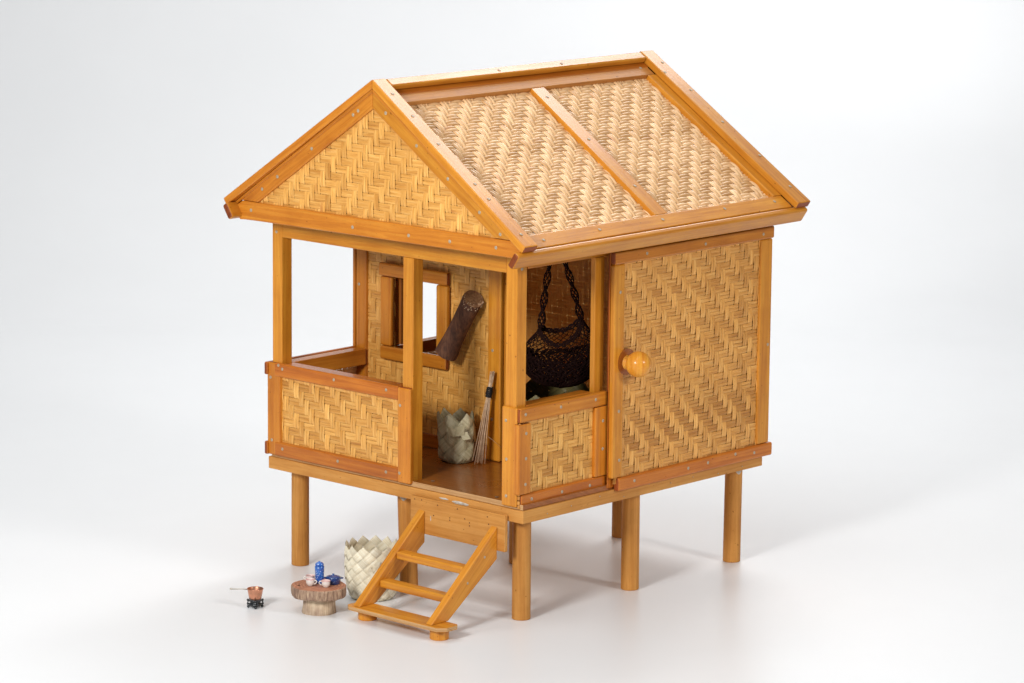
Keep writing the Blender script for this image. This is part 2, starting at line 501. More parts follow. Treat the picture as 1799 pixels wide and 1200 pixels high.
# ------------------------------------------------------------------ woven cane panels
def clip_line(poly, fixed_axis, val):
    """interval of a convex 2D polygon along a line u=val or v=val"""
    o = 1 - fixed_axis
    hits = []
    n = len(poly)
    for i in range(n):
        p, q = poly[i], poly[(i + 1) % n]
        a, b = p[fixed_axis] - val, q[fixed_axis] - val
        if a * b < 0 or (a == 0) != (b == 0):
            t = a / (a - b)
            hits.append(p[o] + (q[o] - p[o]) * t)
    return (min(hits), max(hits)) if len(hits) >= 2 else None
def weave(name, O, U, V, polys, mat, parent, pu=0.0126, pv=0.0133, s=1, sub=(2, 2), amp=0.0009, rod=False, arch=(0.15, 0.3), ph=0, mapf=None, seed=1, gap=0.0006, worn=None):
    """one mesh: a 2/2 twill; U strips run sideways, V strips run up; polys are convex outlines in (u, v)"""
    O = Vector(O); U = Vector(U).normalized(); V = Vector(V).normalized(); N = U.cross(V)
    rr = random.Random(seed)
    mb = MB()
    us = [p[0] for P in polys for p in P]; vs_ = [p[1] for P in polys for p in P]
    jit = {}
    def over(i, j):       # is the sideways strip on top at column i, row j
        return ((i + s * j + ph) % 4) < 2
    for d in (0, 1):      # 0: strips along U, 1: strips along V
        pitch_along, pitch_cross = (pu, pv) if d == 0 else (pv, pu)
        lo, hi = (min(vs_), max(vs_)) if d == 0 else (min(us), max(us))
        for j in range(math.floor(lo / pitch_cross) - 1, math.ceil(hi / pitch_cross) + 1):
            c0 = (j + 0.5) * pitch_cross
            st = (0.36, 0.66)[d] + rr.gauss(0, 0.12) if not rod else (0.50, 0.68)[d] + rr.gauss(0, 0.13)
            if worn and d == 0 and c0 < worn and rr.random() < 0.45: st -= 0.45
            if rr.random() < 0.06: st -= 0.35
            wig = rr.random() * 100
            nsub = sub[d]
            for k in range(nsub):
                tt = min(1, max(0, st + rr.gauss(0, 0.06 if not rod else 0.14)))
                wk = (pitch_cross - gap) / nsub
                cc = c0 + (k - (nsub - 1) / 2) * wk + rr.gauss(0, 0.00015)
                wk *= rr.uniform(0.93, 1.0)
                for P in polys:
                    iv = clip_line(P, 1 - d, cc)
                    if not iv or iv[1] - iv[0] < 0.003: continue
                    a0, a1 = iv
                    step = pitch_along / 4
                    FR = (0.0, 0.05, 0.13, 0.30, 0.50, 0.70, 0.87, 0.95)
                    # the runs of two start where the strip changes side
                    i0 = math.floor(a0 / pitch_along) - 3
                    o_ = lambda ii: over(ii, j) if d == 0 else not over(j, ii)
                    while o_(i0) == o_(i0 - 1): i0 += 1
                    ks = [a0]
                    r0_ = i0
                    while r0_ * pitch_along < a1:
                        for q in FR:
                            a = (r0_ + 2 * q) * pitch_along
                            if a0 + 2e-4 < a < a1 - 2e-4: ks.append(a)
                        r0_ += 2
                    ks.append(a1)
                    rows = []
                    off = (rr.random() * 9, rr.random() * 9)
                    m = 5 if rod else 3
                    base = len(mb.v)
                    for a in ks:
                        x = a / pitch_along
                        i = math.floor(x + 1e-7)
                        def st_(ii):
                            o = over(ii, j) if d == 0 else not over(j, ii)
                            return o
                        # position inside the current run of two
                        cur = st_(i)
                        st0 = i if st_(i - 1) != cur else i - 1
                        f = (x - st0) / 2.0
                        f = min(1, max(0, f))
                        sgn = 1 if cur else -1
                        sh = math.sin(math.pi * f)
                        ar = arch[d]
                        h = sgn * amp * ((max(sh, 0) ** 0.30) * (1 - ar) + sh * ar) * (1.3 if d == 1 else 1.0)
                        h += 0.00025 * mnoise.noise(Vector((a * 60, wig, k)))
                        w_ = 0.0005 * mnoise.noise(Vector((a * 18, wig, 7.0)))
                        hw = wk / 2 * (1 + 0.06 * mnoise.noise(Vector((a * 40, wig + k, 3.0))))
                        for q in range(m):
                            e = -1 + 2 * q / (m - 1)
                            if rod:
                                ang = math.pi * (0.02 + 0.96 * q / (m - 1))
                                cr = -math.cos(ang) * hw; hh = h + math.sin(ang) * hw * 0.95
                            else:
                                cr = e * hw; hh = h - abs(e) * 0.00045
                            if d == 0: p = (a, cc + cr + w_, hh)
                            else: p = (cc + cr + w_, a, hh)
                            if mapf: W = mapf(*p)
                            else: W = O + U * p[0] + V * p[1] + N * p[2]
                            mb.v.append(tuple(W)); mb.uv.append((off[0] + a, off[1] + cr)); mb.t.append(tt)
                    for r in range(len(ks) - 1):
                        for q in range(m - 1):
                            b = base + r * m + q
                            fc = [b, b + m, b + m + 1, b + 1]
                            if d == 0: fc.reverse()
                            mb.f.append(fc[::-1] if d == 0 else fc); mb.fm.append(0)
    return mb.build(name, [mat], parent, smooth=True)
def rect(u0, u1, v0, v1):
    return [(u0, v0), (u1, v0), (u1, v1), (u0, v1)]

# ------------------------------------------------------------------ setting: floor sheet that sweeps up into the backdrop
dh = Vector((-math.sin(AZ), math.cos(AZ), 0)); wh = Vector((math.cos(AZ), math.sin(AZ), 0))
c0 = Vector((-0.3, 0.3, 0))
prof = [(-8.0, 0.0), (2.3, 0.0)]
RC = 1.6
for k in range(1, 17):
    a = k / 16 * R(86)
    prof.append((2.3 + RC * math.sin(a), RC * (1 - math.cos(a))))
prof.append((prof[-1][0] + 0.15, 4.5))
def strip(name, pr):
    vs = []; fs = []
    for d, z in pr:
        for x in (-6, 6):
            vs.append(c0 + dh * d + wh * x + Vector((0, 0, z)))
    for i in range(len(pr) - 1):
        fs.append([2 * i, 2 * i + 1, 2 * i + 3, 2 * i + 2])
    o = link(name, vs, fs, M_FLOOR, smooth=True, origin=c0)
    tag(o, kind='structure')
    return o
strip('floor', prof[:2])
strip('backdrop', prof[1:])

# ------------------------------------------------------------------ THE HOUSE
W, LY, H0, H1, HF = 0.60, 0.6265, 0.1734, 0.1948, 0.2040
house = empty('toy_house', (-0.3, 0.31, 0), 'model stilt house of honey coloured wood and woven cane with a gabled roof', 'toy house')
TOP = 0.612
# stilts
for i, x in enumerate((-0.562, -0.298, -0.038)):
    for j, y in enumerate((0.040, 0.3165, 0.593)):
        mb = MB()
        tx = -0.006 if (i == 1 and j == 0) else rnd.uniform(-0.001, 0.001)
        cyl_mb(mb, (x + (0.002 if (i, j) == (1, 0) else 0), y, 0), (x + tx, y, H0 - 0.0005), 0.0156, 0.0154, 30, 0, True, None, 0.0012)
        if (i, j) in ((1, 0), (2, 2)):
            # dried glue running down from the board
            g = []
            for q in range(7):
                an = R(-100 + q * 12) if (i, j) == (1, 0) else R(-52 + q * 12)
                for zz in (H0 - 0.001, H0 - 0.004 - 0.010 * math.exp(-((q - 3) / 2.0) ** 2)):
                    g.append((x + tx + 0.0160 * math.cos(an), y + 0.0160 * math.sin(an), zz))
            mb.add(g, [[2 * q, 2 * q + 1, 2 * q + 3, 2 * q + 2] for q in range(6)], 1)
        o = mb.build('stilt', [W_STILT, M_GLUE], house, smooth=True)
        o.data.set_sharp_from_angle(angle=R(40))
# base board
mb = MB()
bm = box_bm(LY - 0.0, W, H1 - H0, 0.0012, 2)
mb.bm(bm, 0, lambda v: rag(Vector((v.y - 0.3, v.x + LY / 2, v.z + (H0 + H1) / 2)), 0.0006), lambda c, n, off: (off[0] + c.x + c.y, off[1] + c.z) if abs(n.z) < 0.5 else (off[0] + c.x, off[1] + c.y)); bm.free()
for q in range(9):
    mb.nail((0.0006, 0.05 + q * 0.066 + rnd.uniform(-0.012, 0.012), 0.184 + rnd.uniform(-0.006, 0.006)), (1, 0, 0), 0.0011)
def blob(mb, cx, cz, rx, rz, y, mi, n=14, th=0.0006):
    vs = [(cx, y - th * 1.6, cz)]
    for ring, k in ((0.6, 1.4), (1.0, 0.2)):
        for i in range(n):
            a = 2 * math.pi * i / n
            f = ring * (1 + 0.3 * mnoise.noise(Vector((math.cos(a) * 1.5 + cx * 30, math.sin(a) * 1.5, 0))))
            vs.append((cx + rx * f * math.cos(a), y - th * k, cz + rz * f * math.sin(a)))
    fs = [[0, 1 + (i + 1) % n, 1 + i] for i in range(n)] + [[1 + i, 1 + (i + 1) % n, 1 + n + (i + 1) % n, 1 + n + i] for i in range(n)]
    mb.add(vs, fs, mi)
blob(mb, -0.140, 0.1855, 0.022, 0.0030, 0.0003, 2)
blob(mb, -0.178, 0.1872, 0.012, 0.0018, 0.0003, 2)
mb.build('base_board', [W_PLATE, M_NAIL, M_GLUE], house)
# floor of the house: plywood sheet with a rough cut edge in the doorway
mb = MB()
bm = box_bm(W - 0.008, LY - 0.008, HF - H1 - 0.0004, 0.0004, 1)
t_ = rnd.random()
for f in bm.faces: pass
mb.bm(bm, 0, lambda v: Vector((v.x - 0.3, v.y + LY / 2, v.z + (HF + H1) / 2))); bm.free()
for i in range(len(mb.f)):
    ys = [mb.v[k][1] for k in mb.f[i]]
    if max(ys) < 0.0056: mb.fm[i] = 1
for px, py, r in ((-0.232, 0.030, 0.0035), (-0.075, 0.018, 0.0035)):
    mb.nail((px, py, HF + 0.0002), (0, 0, 1), r, 2)
mb.build('floor_sheet', [W_DARK, W_PLY, M_STEEL], house)

# posts and beams
P = 0.024
def post(x, y, z0=HF - 0.002, z1=TOP, w=P, d=P, m=W_HONEY, nails=(), t=None):
    return board('post', (x, y, z0), (x + w, y + d, z1), m, house, 0.0013, nails, (1, -1), 2, t)
post(-0.5935, 0.004, nails=[(-0.583, 0, 0.592)], t=0.7)
post(-0.2790, 0.004, z1=0.5835, t=0.65)
post(-0.0456, 0.004, t=0.75)
post(-0.0310, 0.1960, w=0.0100, d=0.0235, z1=0.590, t=0.55)
post(-0.5935, LY - 0.034); post(-0.046, LY - 0.034)
mb = MB(); mb.nail((-0.0213, 0.015, 0.592), (1, 0, 0), 0.003, 0); mb.build('nail', [M_NAIL], house)
board('front_beam', (-0.5695, 0.0045, 0.5835), (-0.0460, 0.0275, TOP), W_HONEY, house, 0.0015, tint=0.45)
board('side_beam', (-0.0450, 0.0285, 0.5905), (-0.0200, LY - 0.010, TOP + 0.001), W_ORANGE, house, 0.0015, tint=0.8)
board('side_beam', (-0.593, 0.0285, 0.5905), (-0.570, LY - 0.035, TOP), W_ORANGE, house, 0.0015)
board('back_beam', (-0.569, LY - 0.033, 0.587), (-0.047, LY - 0.011, TOP), W_ORANGE, house, 0.0015)
board('door_lintel', (-0.0195, 0.2190, 0.598), (-0.006, 0.618, 0.6115), W_ORANGE, house, 0.0012, tint=0.5)

# front railing: a cane panel framed by boards
fr = weave('railing_panel', (0, 0.0055, 0), (1, 0, 0), (0, 0, 1), [rect(-0.588, -0.262, 0.207, 0.352)], WV_WALL, house, s=1, ph=2, seed=3)
board('stile', (-0.6035, 0.0, 0.1985), (-0.5712, 0.0085, 0.3630), W_ORANGE, fr, 0.003, [(-0.594, 0, 0.336), (-0.5915, 0, 0.225)], (1, -1), 2, 0.55)
board('top_rail', (-0.5835, -0.0016, 0.3395), (-0.2852, 0.0085, 0.3632), W_RED, fr, 0.0025, [(-0.5635, 0, 0.3545), (-0.437, 0, 0.3535), (-0.312, 0, 0.3535), (-0.573, 0, 0.360)], (1, -1), 0, 0.85)
board('bottom_rail', (-0.5835, -0.0016, 0.1990), (-0.2852, 0.0085, 0.2235), W_RED, fr, 0.0025, [(-0.5635, 0, 0.213), (-0.427, 0, 0.2125), (-0.312, 0, 0.212)], (1, -1), 0, 0.45)
board('stile', (-0.2850, -0.0030, 0.1985), (-0.2548, 0.0085, 0.3632), W_ORANGE, fr, 0.0035, [(-0.278, 0, 0.332), (-0.279, 0, 0.2155)], (1, -1), 2, 0.9, seg=4)
board('cap_rail', (-0.5690, 0.0090, 0.3400), (-0.2795, 0.0310, 0.3615), W_RED, fr, 0.0015, tint=0.7)
# strip covering the corner and the cut edge of the cane behind it
cs = board('corner_strip', (-0.0478, -0.001, 0.1990), (-0.0150, 0.0036, 0.3645), W_HONEY, house, 0.002, [(-0.0385, 0, 0.3415), (-0.037, 0, 0.277), (-0.037, 0, 0.2155)], (1, -1), 2, 0.85)
mb = MB()
for q in range(24):
    z = 0.2 + q * 0.0068
    bm = box_bm(0.0060, 0.0042, 0.0030, 0.0008, 2)
    zz, xx, yy = z + rnd.uniform(-.0008, .0008), -0.0128 + rnd.uniform(-.0007, .0007), 0.0036 + rnd.uniform(-.0006, .0006)
    mb.bm(bm, 0, lambda v: Vector((v.y + xx, v.z + yy, v.x + zz))); bm.free()
mb.build('cane_edge', [WV_DOOR], cs)

# short side railing by the corner
sr = weave('railing_panel', (-0.0150, 0, 0), (0, 1, 0), (0, 0, 1), [rect(0.012, 0.205, 0.207, 0.352)], WV_WALL, house, s=1, ph=1, seed=4)
board('top_rail', (-0.0195, 0.0010, 0.3400), (-0.0085, 0.2175, 0.3640), W_ORANGE, sr, 0.0025, [(0, 0.0135, 0.3535), (0, 0.100, 0.3535), (0, 0.187, 0.3535)], (0, 1), 1, 0.55)
board('bottom_rail', (-0.0195, 0.0050, 0.1975), (-0.0085, 0.2178, 0.2200), W_RED, sr, 0.0025, [(0, 0.030, 0.210), (0, 0.105, 0.2095), (0, 0.175, 0.209)], (0, 1), 1, 0.8)
board('stile', (-0.0195, -0.0035, 0.2205), (-0.0072, 0.0265, 0.3380), W_ORANGE, sr, 0.0022, [(0, 0.014, 0.322), (0, 0.014, 0.280), (0, 0.013, 0.237)], (0, 1), 2, 0.75)
board('stile', (-0.0195, 0.1865, 0.2205), (-0.0076, 0.2178, 0.3395), W_ORANGE, sr, 0.0022, [(0, 0.205, 0.315), (0, 0.205, 0.267)], (0, 1), 2, 0.85)
board('cap_rail', (-0.0450, 0.0285, 0.3415), (-0.0200, 0.1895, 0.3650), W_ORANGE, sr, 0.0015, tint=0.4)

# left side wall: low railing along the porch, full wall with a window behind
lw = weave('side_wall', (-0.5965, 0, 0), (0, -1, 0), (0, 0, 1),
           [rect(-0.218, -0.010, 0.207, 0.352), rect(-0.313, -0.218, 0.207, 0.600), rect(-0.618, -0.450, 0.207, 0.600), rect(-0.450, -0.313, 0.207, 0.352), rect(-0.450, -0.313, 0.492, 0.600)],
           WV_INNER, house, s=1, seed=5)
board('top_rail', (-0.6065, -0.0045, 0.3400), (-0.5985, 0.2175, 0.3625), W_RED, lw, 0.003, tint=0.5, long=1)
board('bottom_rail', (-0.6065, -0.0045, 0.1985), (-0.5985, 0.622, 0.2220), W_RED, lw, 0.003, tint=0.5, long=1)
board('stile', (-0.6060, 0.005, 0.2225), (-0.5985, 0.032, 0.3395), W_ORANGE, lw, 0.002)
board('stile', (-0.6060, 0.212, 0.2225), (-0.5999, 0.240, 0.6), W_ORANGE, lw, 0.002)
board('stile', (-0.6060, 0.595, 0.2225), (-0.5985, 0.622, 0.6), W_ORANGE, lw, 0.002)
board('cap_rail', (-0.5930, 0.0285, 0.3330), (-0.5700, 0.2105, 0.3615), W_ORANGE, lw, 0.0015, tint=0.35)
board('sill', (-0.5930, 0.030, 0.2045), (-0.5750, 0.2105, 0.2260), W_ORANGE, lw, 0.0015)
for (y0, y1, z0, z1) in ((0.298, 0.468, 0.480, 0.502), (0.298, 0.468, 0.330, 0.352), (0.298, 0.316, 0.3525, 0.4795), (0.450, 0.468, 0.3525, 0.4795)):
    board('window_frame', (-0.6060, y0, z0), (-0.5870, y1, z1), W_ORANGE, lw, 0.002, tint=0.4)

# back wall
bw = weave('back_wall', (0, 0.6170, 0), (-1, 0, 0), (0, 0, 1), [rect(0.012, 0.590, 0.204, 0.605)], WV_INNER, house, s=1, seed=6)
board('bottom_rail', (-0.600, 0.6185, 0.1985), (-0.008, 0.6265, 0.2220), W_RED, bw, 0.002)
board('top_rail', (-0.600, 0.6185, 0.5800), (-0.008, 0.6265, 0.6030), W_RED, bw, 0.002)
board('stile', (-0.600, 0.6185, 0.2225), (-0.572, 0.6260, 0.5795), W_ORANGE, bw, 0.002)
board('stile', (-0.036, 0.6185, 0.2225), (-0.008, 0.6260, 0.5795), W_ORANGE, bw, 0.002)

# inner wall behind the porch, with its window and the doorway at its right
PY = 0.2140
pw = weave('porch_wall', (0, PY + 0.0055, 0), (1, 0, 0), (0, 0, 1),
           [rect(-0.583, -0.508, 0.206, 0.600), rect(-0.393, -0.262, 0.206, 0.600), rect(-0.508, -0.393, 0.206, 0.368), rect(-0.508, -0.393, 0.503, 0.600)],
           WV_WALL, house, s=1, ph=3, seed=8)
board('stile', (-0.5990, PY - 0.001, 0.2045), (-0.5735, PY + 0.012, 0.6080), W_ORANGE, pw, 0.004, [(-0.59, 0, 0.566), (-0.59, 0, 0.475)], (1, -1), 2, 0.35, seg=4)
board('stile', (-0.2800, PY, 0.2045), (-0.2500, PY + 0.010, 0.6080), W_HONEY, pw, 0.003, [(-0.268, 0, 0.398), (-0.268, 0, 0.278), (-0.268, 0, 0.352)], (1, -1), 2, 0.95, seg=4)
board('stile', (-0.2740, PY + 0.0105, 0.2045), (-0.2470, PY + 0.034, 0.6080), W_HONEY, pw, 0.0015, long=2, tint=0.5)
board('bottom_rail', (-0.5730, PY + 0.001, 0.2045), (-0.2805, PY + 0.009, 0.2290), W_RED, pw, 0.002, tint=0.3)
board('top_plate', (-0.5930, PY + 0.012, 0.5850), (-0.0460, PY + 0.033, 0.6085), W_ORANGE, pw, 0.002)
wx0, wx1 = -0.5360, -0.3700
board('window_frame', (wx0, PY - 0.008, 0.4985), (wx1, PY + 0.002, 0.5215), W_ORANGE, pw, 0.003, tint=0.5)
board('window_frame', (wx0 + 0.004, PY - 0.008, 0.3500), (wx1 - 0.002, PY + 0.002, 0.3735), W_ORANGE, pw, 0.003, tint=0.4)
board('window_frame', (wx0 + 0.003, PY - 0.007, 0.3740), (wx0 + 0.030, PY + 0.003, 0.4980), W_ORANGE, pw, 0.004, tint=0.6, long=2, seg=4)
board('window_frame', (wx1 - 0.0275, PY - 0.007, 0.3740), (wx1, PY + 0.003, 0.4980), W_HONEY, pw, 0.004, tint=0.35, long=2, seg=4)
for z in (0.505, 0.3665):
    pass
board('window_shutter', (-0.5020, PY + 0.009, 0.3770), (-0.4960, PY + 0.040, 0.4960), W_DARK, pw, 0.001, tint=0.1)

# the big side door
DX = 0.0080
dr = weave('door', (0.0035, 0, 0), (0, 1, 0), (0, 0, 1), [rect(0.222, 0.622, 0.205, 0.592)], WV_DOOR, house, pu=0.0130, pv=0.0128, s=1, sub=(2, 2), amp=0.0011, arch=(0.2, 0.6), worn=0.33, seed=9)
board('top_rail', (-0.002, 0.2110, 0.5790), (DX + 0.002, 0.6350, 0.6010), W_ORANGE, dr, 0.0035, [(0, 0.291, 0.5905), (0, 0.445, 0.5895), (0, 0.603, 0.589)], (0, 1), 1, 0.35, seg=4)
board('bottom_rail', (-0.002, 0.2270, 0.1920), (DX + 0.002, 0.6420, 0.2155), W_RED, dr, 0.0035, [(0, 0.268, 0.205), (0, 0.410, 0.2045), (0, 0.463, 0.206), (0, 0.590, 0.204), (0, 0.538, 0.2095)], (0, 1), 1, 0.95, seg=4)
board('stile', (-0.002, 0.2120, 0.2160), (DX, 0.2390, 0.5785), W_HONEY, dr, 0.003, [(0, 0.2265, 0.532), (0, 0.227, 0.330), (0, 0.2300, 0.246)], (0, 1), 2, 0.6, seg=4)
board('stile', (-0.002, 0.6000, 0.2160), (DX, 0.6330, 0.5785), W_HONEY, dr, 0.003, [(0, 0.624, 0.392)], (0, 1), 2, 0.6, seg=4)
board('inner_stile', (-0.0150, 0.2215, 0.199), (-0.0045, 0.2380, 0.594), W_END, dr, 0.001, long=2, tint=0.4)
board('cane_edge', (-0.0042, 0.2125, 0.199), (-0.0025, 0.2300, 0.598), W_RED, dr, 0.0004, long=2, tint=0.7)
kc = Vector((0.0345, 0.2460, 0.4110))
mb = MB()
NP = 14
vs = []; uv = []
prof_k = [(0.0125, 0.0), (0.0125, 0.0015), (0.0085, 0.004), (0.0080, 0.007)]
for q in range(1, 17):
    a = R(-62 + q * (152 / 16))
    prof_k.append((0.0218 * math.cos(a), 0.0265 + 0.0218 * math.sin(a)))
n = 40
for r, h in prof_k:
    for i in range(n):
        a = 2 * math.pi * i / n
        vs.append((DX - 0.001 + h, kc.y + r * math.cos(a), kc.z + r * math.sin(a)))
        uv.append((kc.z + r * math.sin(a), r * math.cos(a) + h))
fs = [[k * n + i, k * n + (i + 1) % n, (k + 1) * n + (i + 1) % n, (k + 1) * n + i] for k in range(len(prof_k) - 1) for i in range(n)]
mb.add(vs, fs, 0, uv, 0.8)
kp = MB(); cyl_mb(kp, (DX - 0.0030, kc.y - 0.001, kc.z + 0.001), (DX + 0.0006, kc.y - 0.001, kc.z + 0.001), 0.0225, 0.0225, 36, 0)
kp.build('knob_disc', [W_DARK], dr)  # dark disc on the door face behind the knob
W_KNOB = wood('knob_wood', (0.56, 0.17, 0.014), (0.70, 0.28, 0.026), (0.80, 0.40, 0.05), rough=0.34, coat=0.35)
tag(mb.build('door_knob', [W_KNOB], dr, smooth=True), 'round glossy knob')
hb = MB()
for (y0, y1) in ((0.588, 0.614),):
    bm = box_bm(y1 - y0, 0.007, 0.0012, 0.0003, 1)
    hb.bm(bm, 0, lambda v: Vector((-0.0050 + v.z, (y0 + y1) / 2 + v.x, 0.6035 + v.y))); bm.free()
    tube(hb, [(-0.004, y0, 0.6001), (-0.004, y1, 0.6001)], 0.0012, 8)
    hb.nail((-0.0043, y0 + 0.006, 0.6045), (1, 0, 0), 0.0012, 1)
hb.build('hinge', [M_BRASS, M_HOLE], dr)

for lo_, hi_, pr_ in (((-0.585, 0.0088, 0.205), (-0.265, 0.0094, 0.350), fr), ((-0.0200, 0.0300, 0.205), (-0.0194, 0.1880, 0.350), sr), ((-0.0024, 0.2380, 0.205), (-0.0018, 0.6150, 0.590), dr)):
    board('gap_shade_sheet', lo_, hi_, W_GAPSHADE, pr_, 0.0)  # sheets added behind the cane so its gaps look shaded
for nm_, lo_, hi_, pr_ in (('leak_sheet', (-0.598, 0.6190, 0.2045), (-0.010, 0.6200, 0.602), bw), ('leak_sheet', (-0.5995, 0.2200, 0.2045), (-0.5988, 0.3050, 0.602), lw),
                           ('leak_sheet', (-0.5995, 0.4640, 0.2045), (-0.5988, 0.6180, 0.602), lw)):
    board(nm_, lo_, hi_, W_LEAK, pr_, 0.0)  # added sheets closing the light leaks through the inner walls
# ------------------------------------------------------------------ roof
TH = math.atan2(0.882 - 0.649, 0.348)
ct, st_ = math.cos(TH), math.sin(TH)
def roofmap(side):
    def f(s, y, o):
        yy = y + s * 0.03 * ((y - 0.30) / 0.35)
        x = s * ct + o * st_
        return Vector((-0.3 + side * x, yy, 0.882 - s * st_ + o * ct))
    return f
def roofboard(name, side, s0, s1, y0, y1, o0, o1, mat, parent, bev=0.002, nails=(), t=None, along='s', miter=False, seg=3):
    f = roofmap(side)
    if side < 0:
        dd = 0.017 if name == 'fascia' else 0.010
        if s1 > 0.38: s1 -= dd
        if s0 > 0.38: s0 -= dd
        nails = [(q[0] - (0.01 if q[0] > 0.38 else 0), q[1]) for q in nails]
    ls, ly, lo_ = s1 - s0, y1 - y0, o1 - o0
    bm = box_bm(ls if along == 's' else ly, ly if along == 's' else ls, lo_, bev, seg)
    sc_, yc, oc = (s0 + s1) / 2, (y0 + y1) / 2, (o0 + o1) / 2
    def fn(v):
        a, b = (v.x, v.y) if along == 's' else (v.y, v.x)
        s = sc_ + a; o = oc + v.z
        if miter and a < -ls / 2 + bev * 1.5:
            s += -o * math.tan(TH)          # cut plumb at the ridge
        return rag(f(s, yc + b, o), 0.0006)
    mb = MB(); mb.bm(bm, 0, fn, t=t, endmi=2); bm.free()
    if side < 0:
        mb.f = [g[::-1] for g in mb.f]
    n = Vector((side * st_, 0, ct))
    for (s, y) in nails:
        mb.nail(f(s, y, o1) + n * 0.0004, n, 0.0030)
    return mb.build(name, [mat, M_NAIL, W_END], parent)
for side in (1, -1):
    f = roofmap(side)
    nm = 'roof_slope'
    sl = weave(nm, (0, 0, 0), (0, 1, 0), (0, 0, 1), [rect(-0.035, 0.320, -0.412, -0.030), rect(0.320, 0.645, -0.412, -0.030)], WV_ROOF if side > 0 else WV_ROOFL, house,
               pu=0.0138, pv=0.0134, s=-1, sub=(2, 2), amp=0.0023, rod=True, arch=(0.8, 0.8), seed=11 + side,
               mapf=lambda u, v, h, f=f: f(-v, u, -0.0262 + h), gap=0.0002)
    fn_ = [(0.034, -0.030), (0.075, -0.030), (0.126, -0.032), (0.16, -0.033), (0.235, -0.030), (0.262, -0.032), (0.304, -0.03), (0.405, -0.032)]
    roofboard('barge_board', side, 0.0, 0.4270, -0.0495, -0.0185, -0.013, 0.0, W_HONEY if side > 0 else W_ORANGE, sl, 0.002,
              [(0.040, -0.034), (0.098, -0.034), (0.170, -0.034), (0.272, -0.034), (0.310, -0.034), (0.398, -0.034)], 0.7, 's', True)
    roofboard('barge_board', side, 0.0, 0.4270, 0.6300, 0.6640, -0.013, 0.0, W_HONEY, sl, 0.002,
              [(0.036, 0.655), (0.062, 0.636), (0.115, 0.654), (0.205, 0.650), (0.30, 0.655), (0.385, 0.650)], 0.3, 's', True)
    roofboard('ridge_cap', side, 0.0006, 0.0195, -0.0180, 0.6295, -0.0120, -0.0006, W_HONEY, sl, 0.003, [(0.010, 0.25), (0.010, 0.41)], 0.35, 'y', True, 4)
    roofboard('ridge_board', side, 0.0215, 0.0495, -0.0180, 0.6295, -0.0230, -0.0135, W_RIDGE, sl, 0.001, [(0.03, 0.61)], 0.55, 'y')
    roofboard('ridge_gap_filler', side, 0.0008, 0.0300, -0.0360, 0.6480, -0.0340, -0.0130, W_RED, sl, 0.0005, [], 0.1, 'y', True)  # added filler: closes the light leak at the ridge, dark like shade
    roofboard('batten', side, 0.0500, 0.3885, 0.3045, 0.3365, -0.0260, -0.0140, W_HONEY, sl, 0.0008, [(0.075, 0.322), (0.19, 0.322), (0.315, 0.322)], 0.6)
    roofboard('batten', side, 0.0500, 0.3885, 0.6110, 0.6600, -0.0260, -0.0134, W_HONEY, sl, 0.0012, [], 0.5)
    roofboard('eave_board', side, 0.3890, 0.4195, -0.0180, 0.6295, -0.0260, -0.0135, W_HONEY, sl, 0.0012,
              [(0.405, 0.02), (0.402, 0.155), (0.402, 0.31), (0.40, 0.47), (0.402, 0.60)], 0.6, 'y')
    roofboard('fascia', side, 0.4200, 0.4330, -0.0600, 0.6620, -0.0420, -0.0136, W_HONEY, sl, 0.0042, [], 0.25, 'y', seg=4)
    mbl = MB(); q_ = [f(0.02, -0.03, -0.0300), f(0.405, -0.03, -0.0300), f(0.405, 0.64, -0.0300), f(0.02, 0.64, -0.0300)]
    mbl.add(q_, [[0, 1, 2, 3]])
    if side > 0: mbl.build('gap_shade_sheet', [W_GAPSHADE], sl)  # added sheet, shade of the roof gaps put into its colour
    roofboard('rafter', side, 0.0600, 0.4190, 0.300, 0.320, -0.0450, -0.0290, W_ORANGE, sl, 0.001, [], 0.5)

def prism(name, poly, y0, y1, mat, parent, bev=0.0015, nails=(), t=None, horiz=True, ang=0.0):
    """poly in x,z, seen from the front; u runs along direction ang"""
    bm = bmesh.new()
    a = [bm.verts.new((p[0], y0, p[1])) for p in poly]
    b = [bm.verts.new((p[0], y1, p[1])) for p in poly]
    n = len(poly)
    bm.faces.new(a); bm.faces.new(b[::-1])
    for i in range(n): bm.faces.new((a[i], b[i], b[(i + 1) % n], a[(i + 1) % n]))
    bmesh.ops.recalc_face_normals(bm, faces=bm.faces)
    bmesh.ops.bevel(bm, geom=list(bm.edges), offset=bev, segments=2, affect='EDGES', profile=0.5)
    bm.normal_update()
    ca, sa = math.cos(ang), math.sin(ang)
    def uvf(c, nn, off):
        u = c.x * ca + c.z * sa; v = -c.x * sa + c.z * ca
        return (off[0] + u, off[1] + v + c.y)
    mb = MB(); mb.bm(bm, 0, lambda v: rag(v, 0.0005), uvf, t=t); bm.free()
    for p in nails:
        mb.nail((p[0], y0 - 0.0002, p[1]), (0, -1, 0), 0.0030)
    return mb.build(name, [mat, M_NAIL], parent)
def gp(side, s, o):            # point of a gable outline
    return (-0.3 + side * (s * ct + o * st_), 0.882 - s * st_ + o * ct)
TA = math.tan(TH)
